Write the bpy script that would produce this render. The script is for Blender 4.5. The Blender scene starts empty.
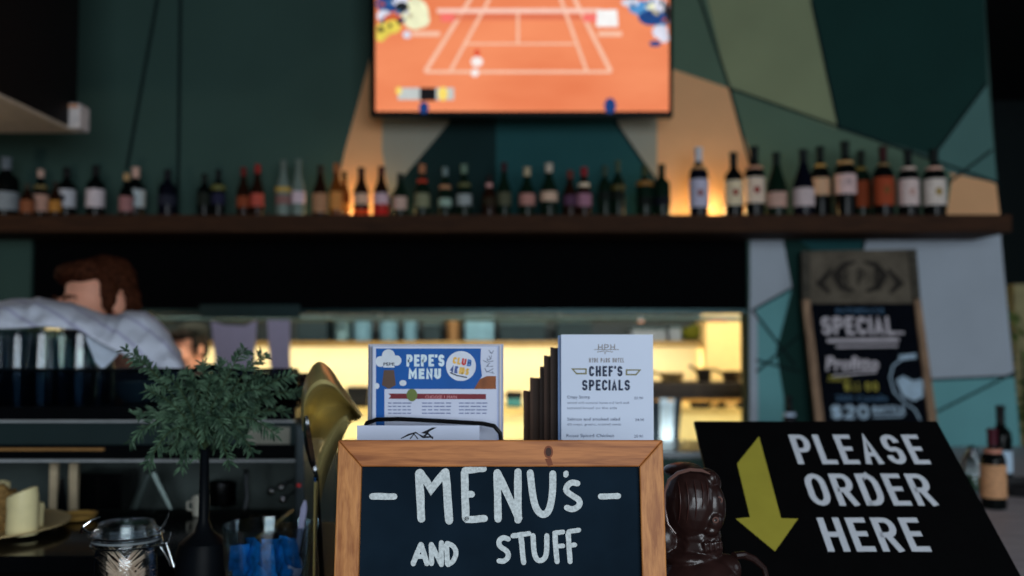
import bpy, bmesh, math, random
from mathutils import Vector, Matrix, noise
random.seed(7)
C = bpy.context.scene.collection
scn = bpy.context.scene
PI = math.pi

# ------------------------------------------------------------------ camera
EYE = 1.40
TILT = math.radians(2.98)
CT, ST = math.cos(TILT), math.sin(TILT)
cd = bpy.data.cameras.new('camera'); cam = bpy.data.objects.new('camera', cd); C.objects.link(cam)
cam.location = (0, 0, EYE); cam.rotation_euler = (PI/2 + TILT, 0, 0)
cd.sensor_width = 36; cd.lens = 36*1000/1024; cd.clip_start = .05; cd.clip_end = 60
cd.dof.use_dof = True; cd.dof.focus_distance = .97; cd.dof.aperture_fstop = 4.2
scn.camera = cam

# ------------------------------------------------------------------ world, light, exposure
scn.view_settings.view_transform = 'Standard'
scn.view_settings.look = 'None'
scn.view_settings.gamma = 1; scn.view_settings.exposure = 0
scn.view_settings.use_curve_mapping = False
try:
    scn.cycles.use_denoising = True
    scn.cycles.max_bounces = 10; scn.cycles.transparent_max_bounces = 12
    scn.cycles.sample_clamp_indirect = 4
    scn.cycles.caustics_reflective = False; scn.cycles.caustics_refractive = False
except Exception: pass
w = bpy.data.worlds.new('evening_sky'); scn.world = w; w.use_nodes = True
w.node_tree.nodes['Background'].inputs[0].default_value = (.45, .62, .9, 1)
w.node_tree.nodes['Background'].inputs[1].default_value = .03

def lamp(name, kind, loc, power, col, size=.1, sizey=None, aim=None, spot=None):
    l = bpy.data.lights.new(name, kind); l.energy = power; l.color = col
    if kind == 'AREA':
        l.shape = 'RECTANGLE'; l.size = size; l.size_y = sizey or size
    else: l.shadow_soft_size = size
    if spot: l.spot_size = math.radians(spot); l.spot_blend = .6
    o = bpy.data.objects.new(name, l); C.objects.link(o); o.location = loc
    if aim is not None: o.rotation_euler = (Vector(aim) - Vector(loc)).to_track_quat('-Z', 'Y').to_euler()
    return o
lamp('window_daylight', 'AREA', (1.1, -3.05, 1.95), 165, (.84, .93, 1.0), 3.2, 1.7, aim=(.9, 4.0, 1.5))
lamp('side_window_daylight', 'AREA', (4.3, .6, 2.1), 20, (.80, .9, 1.0), 2.2, 1.4, aim=(.6, 4.0, 1.3))
lamp('kitchen_strip_light', 'AREA', (-.3, 6.15, 1.33), 27, (1.0, .92, .70), 5.6, .16, aim=(-.3, 6.5, 1.0))
lamp('kitchen_ceiling_light', 'AREA', (-.2, 5.42, 1.78), 44, (1.0, .93, .72), 3.8, .25, aim=(-.2, 6.0, .75))
lamp('soffit_fill', 'POINT', (-2.5, 3.0, 1.75), 7, (1, .84, .68), .05)  # unseen warm fill added to brighten the soffit, no fitting modelled

lamp('bench_front_fill', 'AREA', (-.2, 5.34, .84), 13, (1.0, .92, .68), 3.6, .08, aim=(-.2, 5.92, .82))  # unseen fill added to brighten the cream bench front

# ------------------------------------------------------------------ projection helpers (a pixel of the photo on a real plane)
def ray(px, py):
    u = (px-512)/1000; v = (288-py)/1000
    return Vector((u, CT - v*ST, ST + v*CT))
def W(px, py, Y):
    d = ray(px, py); return Vector((0, 0, EYE)) + d*(Y/d.y)
class Plane:
    def __init__(s, p, n): s.p = Vector(p); s.n = Vector(n).normalized()
    def at(s, px, py, off=0):
        o = Vector((0, 0, EYE)); d = ray(px, py)
        t = (s.p - o).dot(s.n)/d.dot(s.n)
        return o + d*t + s.n*off
def YP(Y): return Plane((0, Y, 0), (0, -1, 0))

# ------------------------------------------------------------------ materials
def lin(c):
    if isinstance(c, str): c = tuple(int(c[i:i+2], 16) for i in (0, 2, 4))
    r = []
    for x in c[:3]:
        x /= 255; r.append(x/12.92 if x <= .04045 else ((x+.055)/1.055)**2.4)
    return (*r, 1)
MATS = {}
def M(name, col=None, rough=.6, metal=0, var=.12, scale=30, bump=0, trans=0, ior=1.45, emit=0, spec=None, stretch=(1, 1, 1), alpha=1, coat=0, sheen=0, col2=None):
    if name in MATS: return MATS[name]
    m = bpy.data.materials.new(name); m.use_nodes = True; nt = m.node_tree
    b = nt.nodes['Principled BSDF']; c = lin(col)
    b.inputs['Roughness'].default_value = rough; b.inputs['Metallic'].default_value = metal
    b.inputs['Transmission Weight'].default_value = trans; b.inputs['IOR'].default_value = ior
    b.inputs['Alpha'].default_value = alpha; b.inputs['Coat Weight'].default_value = coat
    b.inputs['Sheen Weight'].default_value = sheen
    if spec is None and not metal and not trans and not coat: spec = .18
    if spec is not None: b.inputs['Specular IOR Level'].default_value = spec
    tc = nt.nodes.new('ShaderNodeTexCoord'); mp = nt.nodes.new('ShaderNodeMapping')
    mp.inputs['Scale'].default_value = stretch
    nt.links.new(tc.outputs['Object'], mp.inputs[0])
    nz = nt.nodes.new('ShaderNodeTexNoise'); nz.inputs['Scale'].default_value = scale; nz.inputs['Detail'].default_value = 5
    nt.links.new(mp.outputs[0], nz.inputs['Vector'])
    mx = nt.nodes.new('ShaderNodeMix'); mx.data_type = 'RGBA'
    rp = nt.nodes.new('ShaderNodeValToRGB'); rp.color_ramp.elements[0].position = .32; rp.color_ramp.elements[1].position = .68
    nt.links.new(nz.outputs['Fac'], rp.inputs[0]); nt.links.new(rp.outputs[0], mx.inputs[0])
    mx.inputs[6].default_value = c if col2 is None else lin(col2)
    if col2 is None: mx.inputs[6].default_value = (*[x*(1-var) for x in c[:3]], 1)
    mx.inputs[7].default_value = (*[min(1, x*(1+var)) for x in c[:3]], 1) if col2 is None else c
    nt.links.new(mx.outputs[2], b.inputs['Base Color'])
    if emit:
        nt.links.new(mx.outputs[2], b.inputs['Emission Color']); b.inputs['Emission Strength'].default_value = emit
        b.inputs['Base Color'].default_value = (0, 0, 0, 1)
        for l in list(nt.links):
            if l.to_socket == b.inputs['Base Color']: nt.links.remove(l)
    if bump:
        bp = nt.nodes.new('ShaderNodeBump'); bp.inputs['Strength'].default_value = bump; bp.inputs['Distance'].default_value = .002
        nt.links.new(nz.outputs['Fac'], bp.inputs['Height']); nt.links.new(bp.outputs[0], b.inputs['Normal'])
    MATS[name] = m; return m

def wood(name, c1, c2, axis='X', rough=.5, scale=1.0):
    """planed timber with growth rings running along one axis"""
    if name in MATS: return MATS[name]
    m = bpy.data.materials.new(name); m.use_nodes = True; nt = m.node_tree; b = nt.nodes['Principled BSDF']
    b.inputs['Roughness'].default_value = rough; b.inputs['Specular IOR Level'].default_value = .2
    tc = nt.nodes.new('ShaderNodeTexCoord'); mp = nt.nodes.new('ShaderNodeMapping')
    s = [60*scale]*3; s['XYZ'.index(axis)] = 4*scale
    mp.inputs['Scale'].default_value = s
    nt.links.new(tc.outputs['Object'], mp.inputs[0])
    n1 = nt.nodes.new('ShaderNodeTexNoise'); n1.inputs['Scale'].default_value = 1.4; n1.inputs['Detail'].default_value = 3; n1.inputs['Distortion'].default_value = .6
    n2 = nt.nodes.new('ShaderNodeTexNoise'); n2.inputs['Scale'].default_value = 7; n2.inputs['Detail'].default_value = 8
    nt.links.new(mp.outputs[0], n1.inputs['Vector']); nt.links.new(mp.outputs[0], n2.inputs['Vector'])
    ad = nt.nodes.new('ShaderNodeMath'); ad.operation = 'MULTIPLY_ADD'; ad.inputs[1].default_value = .35
    nt.links.new(n2.outputs['Fac'], ad.inputs[0]); nt.links.new(n1.outputs['Fac'], ad.inputs[2])
    rp = nt.nodes.new('ShaderNodeValToRGB'); rp.color_ramp.elements[0].position = .5; rp.color_ramp.elements[0].color = lin(c2)
    rp.color_ramp.elements[1].position = .82; rp.color_ramp.elements[1].color = lin(c1)
    nt.links.new(ad.outputs[0], rp.inputs[0]); nt.links.new(rp.outputs[0], b.inputs['Base Color'])
    bp = nt.nodes.new('ShaderNodeBump'); bp.inputs['Strength'].default_value = .25; bp.inputs['Distance'].default_value = .001
    nt.links.new(ad.outputs[0], bp.inputs['Height']); nt.links.new(bp.outputs[0], b.inputs['Normal'])
    MATS[name] = m; return m

def thinglass(name, tint, rough=.04, strength=1.0):
    # thin wall of glass: clear face on, more mirror-like and darker towards its edges
    m = bpy.data.materials.new(name); m.use_nodes = True; nt = m.node_tree; nt.nodes.clear()
    out = nt.nodes.new('ShaderNodeOutputMaterial'); mx = nt.nodes.new('ShaderNodeMixShader'); tr = nt.nodes.new('ShaderNodeBsdfTransparent'); gl = nt.nodes.new('ShaderNodeBsdfGlossy')
    lw = nt.nodes.new('ShaderNodeLayerWeight'); lw.inputs['Blend'].default_value = .35
    rp = nt.nodes.new('ShaderNodeValToRGB'); rp.color_ramp.elements[0].color = lin(tint); rp.color_ramp.elements[0].position = .5
    rp.color_ramp.elements[1].color = tuple(x*.75 for x in lin(tint)[:3])+(1,); rp.color_ramp.elements[1].position = .95
    nt.links.new(lw.outputs['Facing'], rp.inputs[0]); nt.links.new(rp.outputs[0], tr.inputs[0])
    gl.inputs['Roughness'].default_value = rough; gl.inputs['Color'].default_value = (.95, .97, 1, 1)
    nz = nt.nodes.new('ShaderNodeTexNoise'); nz.inputs['Scale'].default_value = 40; bp = nt.nodes.new('ShaderNodeBump'); bp.inputs['Strength'].default_value = .15; bp.inputs['Distance'].default_value = .001
    nt.links.new(nz.outputs['Fac'], bp.inputs['Height']); nt.links.new(bp.outputs[0], gl.inputs['Normal'])
    ml = nt.nodes.new('ShaderNodeMath'); ml.operation = 'MULTIPLY_ADD'; ml.inputs[1].default_value = .8*strength; ml.inputs[2].default_value = .03
    nt.links.new(lw.outputs['Fresnel'], ml.inputs[0]); nt.links.new(ml.outputs[0], mx.inputs[0])
    nt.links.new(tr.outputs[0], mx.inputs[1]); nt.links.new(gl.outputs[0], mx.inputs[2]); nt.links.new(mx.outputs[0], out.inputs[0])
    MATS[name] = m; return m
GLASS = thinglass('clear_glass', (243, 248, 248))
TUMBLER = thinglass('tumbler_glass', (196, 212, 222), .22, .5); BOWLG = thinglass('bowl_glass', (236, 244, 246), .03, .5)
CHROME = M('chrome', (205, 210, 215), .14, 1, var=.04)
STEEL = M('brushed_steel', (120, 126, 130), .28, 1, var=.1, scale=60, stretch=(.05, 1, 1))
BLACK = M('black_paint', (9, 10, 12), .5)
GLOSSB = M('gloss_black', (8, 9, 11), .12)
INKD = M('dark_ink', (30, 38, 58), .7, var=.05)

# ------------------------------------------------------------------ mesh builder
class MB:
    def __init__(s): s.v = []; s.f = []; s.m = []
    def add(s, vs, fs, mi=0):
        o = len(s.v); s.v += [Vector(x) for x in vs]
        for f in fs: s.f.append([i+o for i in f]); s.m.append(mi)
        return s
    def box(s, lo, hi, mi=0, mat=None):
        x0, y0, z0 = lo; x1, y1, z1 = hi
        vs = [Vector(p) for p in ((x0,y0,z0),(x1,y0,z0),(x1,y1,z0),(x0,y1,z0),(x0,y0,z1),(x1,y0,z1),(x1,y1,z1),(x0,y1,z1))]
        if mat: vs = [mat @ p for p in vs]
        return s.add(vs, [(0,3,2,1),(4,5,6,7),(0,1,5,4),(1,2,6,5),(2,3,7,6),(3,0,4,7)], mi)
    def lathe(s, prof, loc=(0,0,0), n=24, mi=0, mat=None, sx=1, sy=1, caps=True):
        vs = []; loc = Vector(loc)
        for r, z in prof:
            for k in range(n):
                a = 2*PI*k/n; p = Vector((r*math.cos(a)*sx, r*math.sin(a)*sy, z))
                if mat: p = mat @ p
                vs.append(p + loc)
        fs = []
        for i in range(len(prof)-1):
            for k in range(n):
                fs.append((i*n+k, i*n+(k+1) % n, (i+1)*n+(k+1) % n, (i+1)*n+k))
        if caps:
            fs.append(tuple(range(n-1, -1, -1))); fs.append(tuple((len(prof)-1)*n+k for k in range(n)))
        return s.add(vs, fs, mi)
    def tube(s, path, r, n=8, mi=0, closed=False):
        path = [Vector(p) for p in path]; rs = r if isinstance(r, (list, tuple)) else [r]*len(path)
        vs = []; L = len(path); up = None
        for i, p in enumerate(path):
            if closed: t = path[(i+1) % L]-path[i-1]
            else: t = path[min(i+1, L-1)]-path[max(i-1, 0)]
            t.normalize()
            if up is None: up = Vector((0,0,1)) if abs(t.z) < .9 else Vector((1,0,0))
            a = t.cross(up); a.normalize(); b = a.cross(t); b.normalize(); up = b
            for k in range(n):
                q = 2*PI*k/n; vs.append(p + a*(math.cos(q)*rs[i]) + b*(math.sin(q)*rs[i]))
        fs = []
        for i in range(L if closed else L-1):
            j = (i+1) % L
            for k in range(n): fs.append((i*n+k, i*n+(k+1) % n, j*n+(k+1) % n, j*n+k))
        if not closed: fs.append(tuple(range(n-1, -1, -1))); fs.append(tuple((L-1)*n+k for k in range(n)))
        return s.add(vs, fs, mi)
    def prism(s, pts, plane, off=0, thick=.01, mi=0):
        """pixel outline on a plane, front face lifted by off, given thickness"""
        a = [plane.at(x, y, off) for x, y in pts]; b = [p - plane.n*thick for p in a]; n = len(pts)
        return s.add(a+b, [tuple(range(n)), tuple(range(2*n-1, n-1, -1))] + [(i, i+n, (i+1) % n+n, (i+1) % n) for i in range(n)], mi)
    def flat(s, pts, fmap, mi=0):
        s.k = getattr(s, 'k', 0)+1; n = getattr(fmap, 'n', Vector())*(2.5e-5*(s.k % 8))
        a = [fmap(x, y)+n for x, y in pts]
        return s.add(a, [tuple(range(len(pts)))], mi)
    def ribbon(s, pts, wd, fmap, mi=0, closed=False):
        pts = [Vector((p[0], p[1])) for p in pts]
        L = len(pts); lo = []; hi = []
        for i in range(L):
            p = pts[i]
            a = pts[i-1] if (i > 0 or closed) else None; b = pts[(i+1) % L] if (i < L-1 or closed) else None
            d1 = (p-a).normalized() if a is not None else None; d2 = (b-p).normalized() if b is not None else None
            if d1 is None: n = Vector((-d2.y, d2.x)); k = 1
            elif d2 is None: n = Vector((-d1.y, d1.x)); k = 1
            else:
                n = Vector((-d1.y-d2.y, d1.x+d2.x))
                if n.length < 1e-6: n = Vector((-d1.y, d1.x)); k = 1
                else: n.normalize(); k = min(2.0, 1/max(.3, n.dot(Vector((-d1.y, d1.x)))))
            ww = wd[i] if isinstance(wd, (list, tuple)) else wd
            lo.append(p - n*k*ww/2); hi.append(p + n*k*ww/2)
        s.k = getattr(s, 'k', 0)+1; nn = getattr(fmap, 'n', Vector())*(2.5e-5*(s.k % 8))
        vs = [fmap(q.x, q.y)+nn for q in lo+hi]
        return s.add(vs, [(i, (i+1) % L, (i+1) % L+L, i+L) for i in range(L if closed else L-1)], mi)
    def me(s, name, mats, off=(0,0,0), smooth=True):
        me = bpy.data.meshes.new(name); off = Vector(off)
        me.from_pydata([p-off for p in s.v], [], s.f); me.update()
        for m in (mats if isinstance(mats, (list, tuple)) else [mats]): me.materials.append(m)
        for i, p in enumerate(me.polygons): p.material_index = s.m[i]
        bm = bmesh.new(); bm.from_mesh(me); bmesh.ops.recalc_face_normals(bm, faces=bm.faces)
        if smooth:
            for f in bm.faces: f.smooth = True
            for e in bm.edges:
                if len(e.link_faces) == 2 and e.calc_face_angle(0) > .6: e.smooth = False
        bm.to_mesh(me); bm.free(); return me

def finish(o, label=None, cat=None, group=None, kind=None):
    if label: o['label'] = label
    if cat: o['category'] = cat
    if group: o['group'] = group
    if kind: o['kind'] = kind
    return o
def thing(name, label, cat, loc=(0,0,0), group=None):
    o = bpy.data.objects.new(name, None); C.objects.link(o); o.location = loc; o['wl'] = list(loc)
    o.empty_display_size = .05
    return finish(o, label, cat, group)
def wl(o): return Vector(o['wl'])
def obj(name, mb, mats, parent=None, loc=None, smooth=True, bevel=0):
    """mb in world coordinates; stored relative to its thing"""
    off = wl(parent) if parent is not None else Vector(loc if loc is not None else (0,0,0))
    me = mb if isinstance(mb, bpy.types.Mesh) else mb.me(name, mats, off, smooth)
    o = bpy.data.objects.new(name, me); C.objects.link(o)
    if parent is not None: o.parent = parent
    else: o.location = off
    o['wl'] = list(off)
    if bevel:
        b = o.modifiers.new('bevel', 'BEVEL'); b.width = bevel; b.segments = 2; b.limit_method = 'ANGLE'
    return o
def struct(name, mb, mats, parent=None, **k):
    o = obj(name, mb, mats, parent, **k); o['kind'] = 'structure'; return o

def blob(name, elems, mat, off=(0,0,0), voxel=.004, smooth=4, disp=0, dscale=30):
    """one continuous surface grown from ellipsoids ('e',c,radii) and tapered capsules ('c',a,b,ra,rb)"""
    bm = bmesh.new()
    for el in elems:
        if el[0] == 'e':
            r = el[2]; mt = Matrix.Translation(el[1]) @ (el[3] if len(el) > 3 else Matrix.Identity(4)) @ Matrix.Diagonal((*r, 1))
            bmesh.ops.create_icosphere(bm, subdivisions=3, radius=1, matrix=mt)
        else:
            a, b = Vector(el[1]), Vector(el[2]); ra, rb = el[3], el[4]
            n = max(2, int((b-a).length/(min(ra, rb)*.35)))
            n = min(n, 22)
            for i in range(n+1):
                t = i/n; bmesh.ops.create_icosphere(bm, subdivisions=2, radius=ra+(rb-ra)*t, matrix=Matrix.Translation(a.lerp(b, t)))
    me = bpy.data.meshes.new('tmp'); bm.to_mesh(me); bm.free()
    o = bpy.data.objects.new('tmp', me); C.objects.link(o)
    r = o.modifiers.new('r', 'REMESH'); r.mode = 'VOXEL'; r.voxel_size = voxel; r.use_smooth_shade = True
    if smooth:
        s = o.modifiers.new('s', 'SMOOTH'); s.iterations = smooth; s.factor = .5
    dg = bpy.context.evaluated_depsgraph_get(); dg.update()
    out = bpy.data.meshes.new_from_object(o.evaluated_get(dg)); out.name = name
    bpy.data.objects.remove(o)
    off = Vector(off)
    for v in out.vertices:
        p = v.co.copy()
        if disp: p += v.normal*disp*noise.noise(p*dscale)
        v.co = p-off
    out.materials.clear(); out.materials.append(mat)
    for p in out.polygons: p.use_smooth = True
    return out
def bobj(name, elems, mat, parent=None, loc=None, **k):
    off = wl(parent) if parent is not None else Vector(loc or (0,0,0))
    return obj(name, blob(name, elems, mat, off, **k), None, parent, loc)
def Rz(a): return Matrix.Rotation(math.radians(a), 4, 'Z')
def Rx(a): return Matrix.Rotation(math.radians(a), 4, 'X')
def Ry(a): return Matrix.Rotation(math.radians(a), 4, 'Y')
def T(v): return Matrix.Translation(v)

# ------------------------------------------------------------------ lettering
def arc(cx, cy, rx, ry, a0, a1, n=7):
    return [(cx+rx*math.cos(math.radians(a0+(a1-a0)*i/n)), cy+ry*math.sin(math.radians(a0+(a1-a0)*i/n))) for i in range(n+1)]
SS = [(.98,.76)] + arc(.5,.78,.46,.22,20,180,6) + arc(.62,.66,.58,.2,200,240,2) + arc(.4,.33,.58,.2,60,20,2) + arc(.5,.22,.48,.22,0,-160,6) + [(.02,.25)]
OO = arc(.5,.68,.5,.32,0,180,8) + arc(.5,.32,.5,.32,180,360,8)
GL = {
 'A': [[(0,0),(.5,1),(1,0)], [(.18,.3),(.82,.3)]],
 'B': [[(0,.5),(.55,.5)]+arc(.6,.25,.4,.25,90,-90,6)+[(0,0),(0,1),(.5,1)]+arc(.55,.76,.38,.24,90,-90,6)],
 'C': [arc(.5,.7,.5,.3,5,180,7)+arc(.5,.3,.5,.3,180,355,7)],
 'D': [[(0,0),(0,1),(.45,1)]+arc(.45,.65,.55,.35,90,0,4)+arc(.45,.35,.55,.35,0,-90,4)+[(0,0)]],
 'E': [[(1,1),(0,1),(0,0),(1,0)], [(0,.52),(.82,.52)]],
 'F': [[(1,1),(0,1),(0,0)], [(0,.52),(.8,.52)]],
 'H': [[(0,0),(0,1)], [(1,0),(1,1)], [(0,.5),(1,.5)]],
 'I': [[(.5,0),(.5,1)]],
 'K': [[(0,0),(0,1)], [(1,1),(.05,.45)], [(.3,.6),(1,0)]],
 'L': [[(0,1),(0,0),(1,0)]],
 'M': [[(0,0),(0,1),(.5,.3),(1,1),(1,0)]],
 'N': [[(0,0),(0,1),(1,0),(1,1)]],
 'O': [OO+[OO[0]]], '0': [OO+[OO[0]]],
 'P': [[(0,0),(0,1),(.55,1)]+arc(.58,.73,.42,.27,90,-90,7)+[(0,.46)]],
 'R': [[(0,0),(0,1),(.55,1)]+arc(.58,.74,.42,.26,90,-90,7)+[(0,.48)], [(.5,.48),(1,0)]],
 'S': [SS],
 'T': [[(0,1),(1,1)], [(.5,1),(.5,0)]],
 'U': [[(0,1),(0,.3)]+arc(.5,.3,.5,.3,180,360,8)+[(1,1)]],
 'V': [[(0,1),(.5,0),(1,1)]], 'Y': [[(0,1),(.5,.45),(1,1)], [(.5,.45),(.5,0)]],
 "'": [[(.5,1),(.5,.74)]], '4': [[(.75,0),(.75,1),(0,.3),(1,.3)]], '.': [[(.4,.03),(.6,.03)]],
 '2': [[(0,.78)]+arc(.5,.74,.48,.26,160,-20,7)+[(0,0),(1,0)]], '$': [SS, [(.5,1.12),(.5,-.12)]], '1': [[(.2,.8),(.55,1),(.55,0)]],
 'G': [arc(.5,.7,.5,.3,10,180,7)+arc(.5,.3,.5,.3,180,360,7)+[(1,.5),(.55,.5)]],
}
WID = {'I': .25, "'": .25, 'M': 1.3, '.': .3, '1': .6, 'L': .85, 'E': .88, 'F': .85, 'W': 1.4}
def letters(mb, text, x0, x1, yb, yt, wd, fmap, gap=.32, mi=0):
    """condensed capitals from x0 to x1 (outer), baseline yb, cap top yt, stroke wd"""
    ws = [WID.get(c, 1.0) if c != ' ' else .6 for c in text]
    tot = sum(ws)+gap*(len(text)-1); sgn = 1 if yt > yb else -1
    # unit u such that glyph boxes (outer) fill the span
    u = (x1-x0)/tot; x = x0
    for c, wv in zip(text, ws):
        if c != ' ':
            for st in GL[c]:
                gw = wv*u-wd
                if c in 'I' or c == "'": pts = [(x+wv*u/2, yb+sgn*wd*0+(yt-yb)*p[1]) for p in st]
                else:
                    pts = [(x+wd/2+gw*p[0], yb+sgn*wd/2+(yt-yb-sgn*wd)*p[1]) for p in st]
                    # open ends of straight stems run to the outer line
                    pts = [list(p) for p in pts]
                    for e, q in ((0, 1), (-1, -2)):
                        if abs(pts[e][0]-pts[q][0]) < abs(pts[e][1]-pts[q][1])*.8 and c not in 'SCGO0':
                            if st[e][1] in (0, 1): pts[e][1] += (wd/2)*sgn*(1 if st[e][1] == 1 else -1)
                        elif abs(pts[e][1]-pts[q][1]) < 1e-6 and c in 'ELFTZ':
                            pts[e][0] += (wd/2)*(1 if st[e][0] > .7 else (-1 if st[e][0] < .1 and c == 'T' else 0))
                mb.ribbon(pts, wd, fmap, mi)
        x += wv*u+gap*u
    return mb
def fonttext(mb, s, x0, yb, size, fmap, sx=1.0, mi=0, shear=0, bold=0, width=None):
    cu = bpy.data.curves.new('t', 'FONT'); cu.body = s; cu.size = 1; cu.resolution_u = 2; cu.offset = bold; cu.shear = shear
    o = bpy.data.objects.new('t', cu); C.objects.link(o)
    dg = bpy.context.evaluated_depsgraph_get(); dg.update()
    me = bpy.data.meshes.new_from_object(o.evaluated_get(dg))
    bpy.data.objects.remove(o)
    if width and len(me.vertices): sx = width/(max(v.co.x for v in me.vertices)*size)
    mb.add([fmap(x0+v.co.x*size*sx, yb-v.co.y*size) for v in me.vertices], [tuple(p.vertices) for p in me.polygons], mi)
    bpy.data.meshes.remove(me); return mb
def PM(plane, off):
    f = lambda x, y: plane.at(x, y, off)
    f.n = plane.n; return f

# ================================================================== THE ROOM
YW = 4.75
WP = YP(YW)
def struct_box(name, lo, hi, mat, parent=None): return struct(name, MB().box(lo, hi), mat, parent, smooth=False)
struct_box('floor', (-4.2, -3.2, -.1), (6.5, 9.2, 0), wood('floor_boards', (70, 55, 44), (45, 35, 28), 'Y'))
struct_box('ceiling', (-4.2, -3.2, 3.6), (6.5, 9.2, 3.7), M('ceiling_paint', (40, 42, 44), .8))
struct_box('wall_left', (-4.3, -3.2, 0), (-4.2, 9.2, 3.6), M('side_wall_paint', (34, 44, 46), .8))
struct_box('wall_right', (6.4, -3.2, 0), (6.5, 9.2, 3.6), M('side_wall_paint'))
struct_box('wall_rear', (-4.2, 9.1, 0), (6.4, 9.2, 3.6), M('side_wall_paint'))
# window wall behind the customers
fb = MB()
fb.box((-4.2, -3.3, 0), (6.4, -3.2, .9)); fb.box((-4.2, -3.3, 2.9), (6.4, -3.2, 3.6))
fb.box((-4.2, -3.3, .9), (-.8, -3.2, 2.9)); fb.box((3.0, -3.3, .9), (6.4, -3.2, 2.9))
struct('wall_front', fb, M('side_wall_paint'), smooth=False)
wf = MB()
for a, b in (((-.8, -3.28, .9), (3.0, -3.2, .96)), ((-.8, -3.28, 2.84), (3.0, -3.2, 2.9)), ((-.8, -3.28, .96), (-.74, -3.2, 2.84)), ((2.94, -3.28, .96), (3.0, -3.2, 2.84)), ((1.07, -3.28, .96), (1.13, -3.2, 2.84))):
    wf.box(a, b)
struct('window_1', wf, M('window_paint', (60, 62, 64), .5), smooth=False)

# back wall with the kitchen pass cut out; the right end rakes outwards towards the floor
OX0, OX1 = W(30, 300, YW).x, W(748, 300, YW).x
OZ0, OZ1 = .84, W(500, 238, YW).z
GREENW = M('painted_wall_green', (62, 88, 82), .75, var=.06, scale=3)
wb = MB()
wb.box((-4.2, YW, 0), (OX0, YW+.16, 3.6)); wb.box((OX0, YW, OZ1), (OX1, YW+.16, 3.6)); wb.box((OX0, YW, 0), (OX1, YW+.16, OZ0))
rt, rb = W(980, -90, YW).x, W(1024, 470, YW).x
pts = [(OX1, 0), (rb+.05, 0), (rb, W(1024, 470, YW).z), (W(1010, 330, YW).x, W(1010, 330, YW).z), (W(1000, 232, YW).x, W(1000, 232, YW).z), (W(986, 20, YW).x, W(986, 20, YW).z), (rt, 3.6), (OX1, 3.6)]
n = len(pts)
wb.add([(x, YW, z) for x, z in pts]+[(x, YW+.16, z) for x, z in pts], [tuple(range(n)), tuple(range(2*n-1, n-1, -1))]+[(i, i+n, (i+1) % n+n, (i+1) % n) for i in range(n)])
wall = struct('wall_back', wb, GREENW, smooth=False)

# mural of angular painted fields
mats = [M('mural_tan', (236, 180, 132), .8, var=.05, scale=4), M('mural_warm_grey', (160, 160, 148), .8, var=.05, scale=4),
        M('mural_dark_teal', (20, 46, 48), .8, var=.08, scale=4), M('mural_teal', (36, 84, 88), .8, var=.06, scale=4),
        M('mural_olive', (142, 152, 118), .8, var=.05, scale=4), M('mural_green', (92, 116, 98), .8, var=.05, scale=4),
        M('mural_sea_green', (84, 122, 118), .8, var=.05, scale=4), M('mural_pale_grey', (178, 188, 200), .8, var=.04, scale=4),
        M('mural_turquoise', (112, 172, 176), .8, var=.05, scale=4), M('mural_line', (14, 30, 32), .8, var=.05), M('mural_deep_green', (22, 56, 52), .8, var=.06, scale=4)]
mu = MB()
def field(mi, pts, lay=1): mu.flat(pts, PM(WP, .0012*lay+.0001*(len(mu.f) % 9)), mi)
field(1, [(380, 60), (460, 60), (452, 120), (400, 182), (376, 216), (374, 216)])
field(0, [(375, 40), (384, 40), (382, 150), (392, 215), (330, 216), (345, 150), (360, 96)])
field(2, [(470, 60), (496, 60), (496, 216), (376, 216), (404, 176), (448, 124)])
field(3, [(496, 60), (600, 60), (619, 126), (660, 184), (664, 216), (496, 216)])
field(1, [(600, 60), (657, 60), (657, 185), (619, 126)])
field(0, [(657, 60), (672, 69), (728, 88), (741, 124), (752, 160), (758, 216), (662, 216), (657, 170)])
field(5, [(560, -90), (650, -90), (706, -6), (728, 88), (672, 69), (560, 40)])
field(4, [(640, -90), (795, -90), (812, 0), (840, 130), (728, 88), (703, 0)])
field(5, [(728, 88), (840, 130), (935, 160), (952, 176), (946, 216), (757, 216), (752, 160)])
field(10, [(795, -90), (979, -90), (985, 20), (987, 84), (936, 156), (838, 128), (812, 0)])
field(6, [(987, 84), (997, 182), (950, 172), (930, 158)])
field(0, [(950, 173), (996, 183), (1000, 216), (944, 216)])
for a, b in (((163, -90+60), (127, 170)), ((182, -90), (178, 216))): mu.ribbon([a, b], 3.2, PM(WP, .004), 9)
for a, b in (((690, -30), (730, 90)), ((728, 88), (1000, 184)), ((730, 90), (757, 190)), ((612, 118), (662, 190)), ((930, 196), (992, 150)), ((811, 0), (839, 130)), ((986, 84), (930, 160))):
    mu.ribbon([a, b], 2.6, PM(WP, .004), 9)
# below the shelf
field(7, [(750, 233), (782, 233), (792, 288), (752, 312), (750, 312)])
field(8, [(752, 312), (792, 288), (790, 262), (812, 240), (830, 300), (826, 470), (752, 470)])
field(10, [(782, 233), (872, 233), (860, 300), (850, 470), (782, 470), (784, 400), (776, 350), (784, 320), (792, 288)], 2)
field(3, [(790, 233), (868, 233), (862, 250), (812, 250)], 3)
field(7, [(868, 233), (1000, 232), (1009, 330), (1014, 376), (934, 381), (900, 381), (862, 250)], 3)
field(8, [(900, 381), (934, 381), (1014, 376), (1022, 470), (840, 470), (850, 390)], 3)
field(7, [(749.5, 300), (757, 312), (758, 470), (749.5, 470)], 3)
for a, b in (((752, 310), (795, 366)), ((756, 372), (800, 335)), ((756, 360), (800, 372)), ((751, 311), (796, 286)), ((936, 412), (1015, 372)), ((900, 381), (1015, 376)), ((866, 233), (862, 252))):
    mu.ribbon([a, b], 2.4, PM(WP, .006), 9)
mo = struct('mural', mu, mats, wall, smooth=False)

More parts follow.
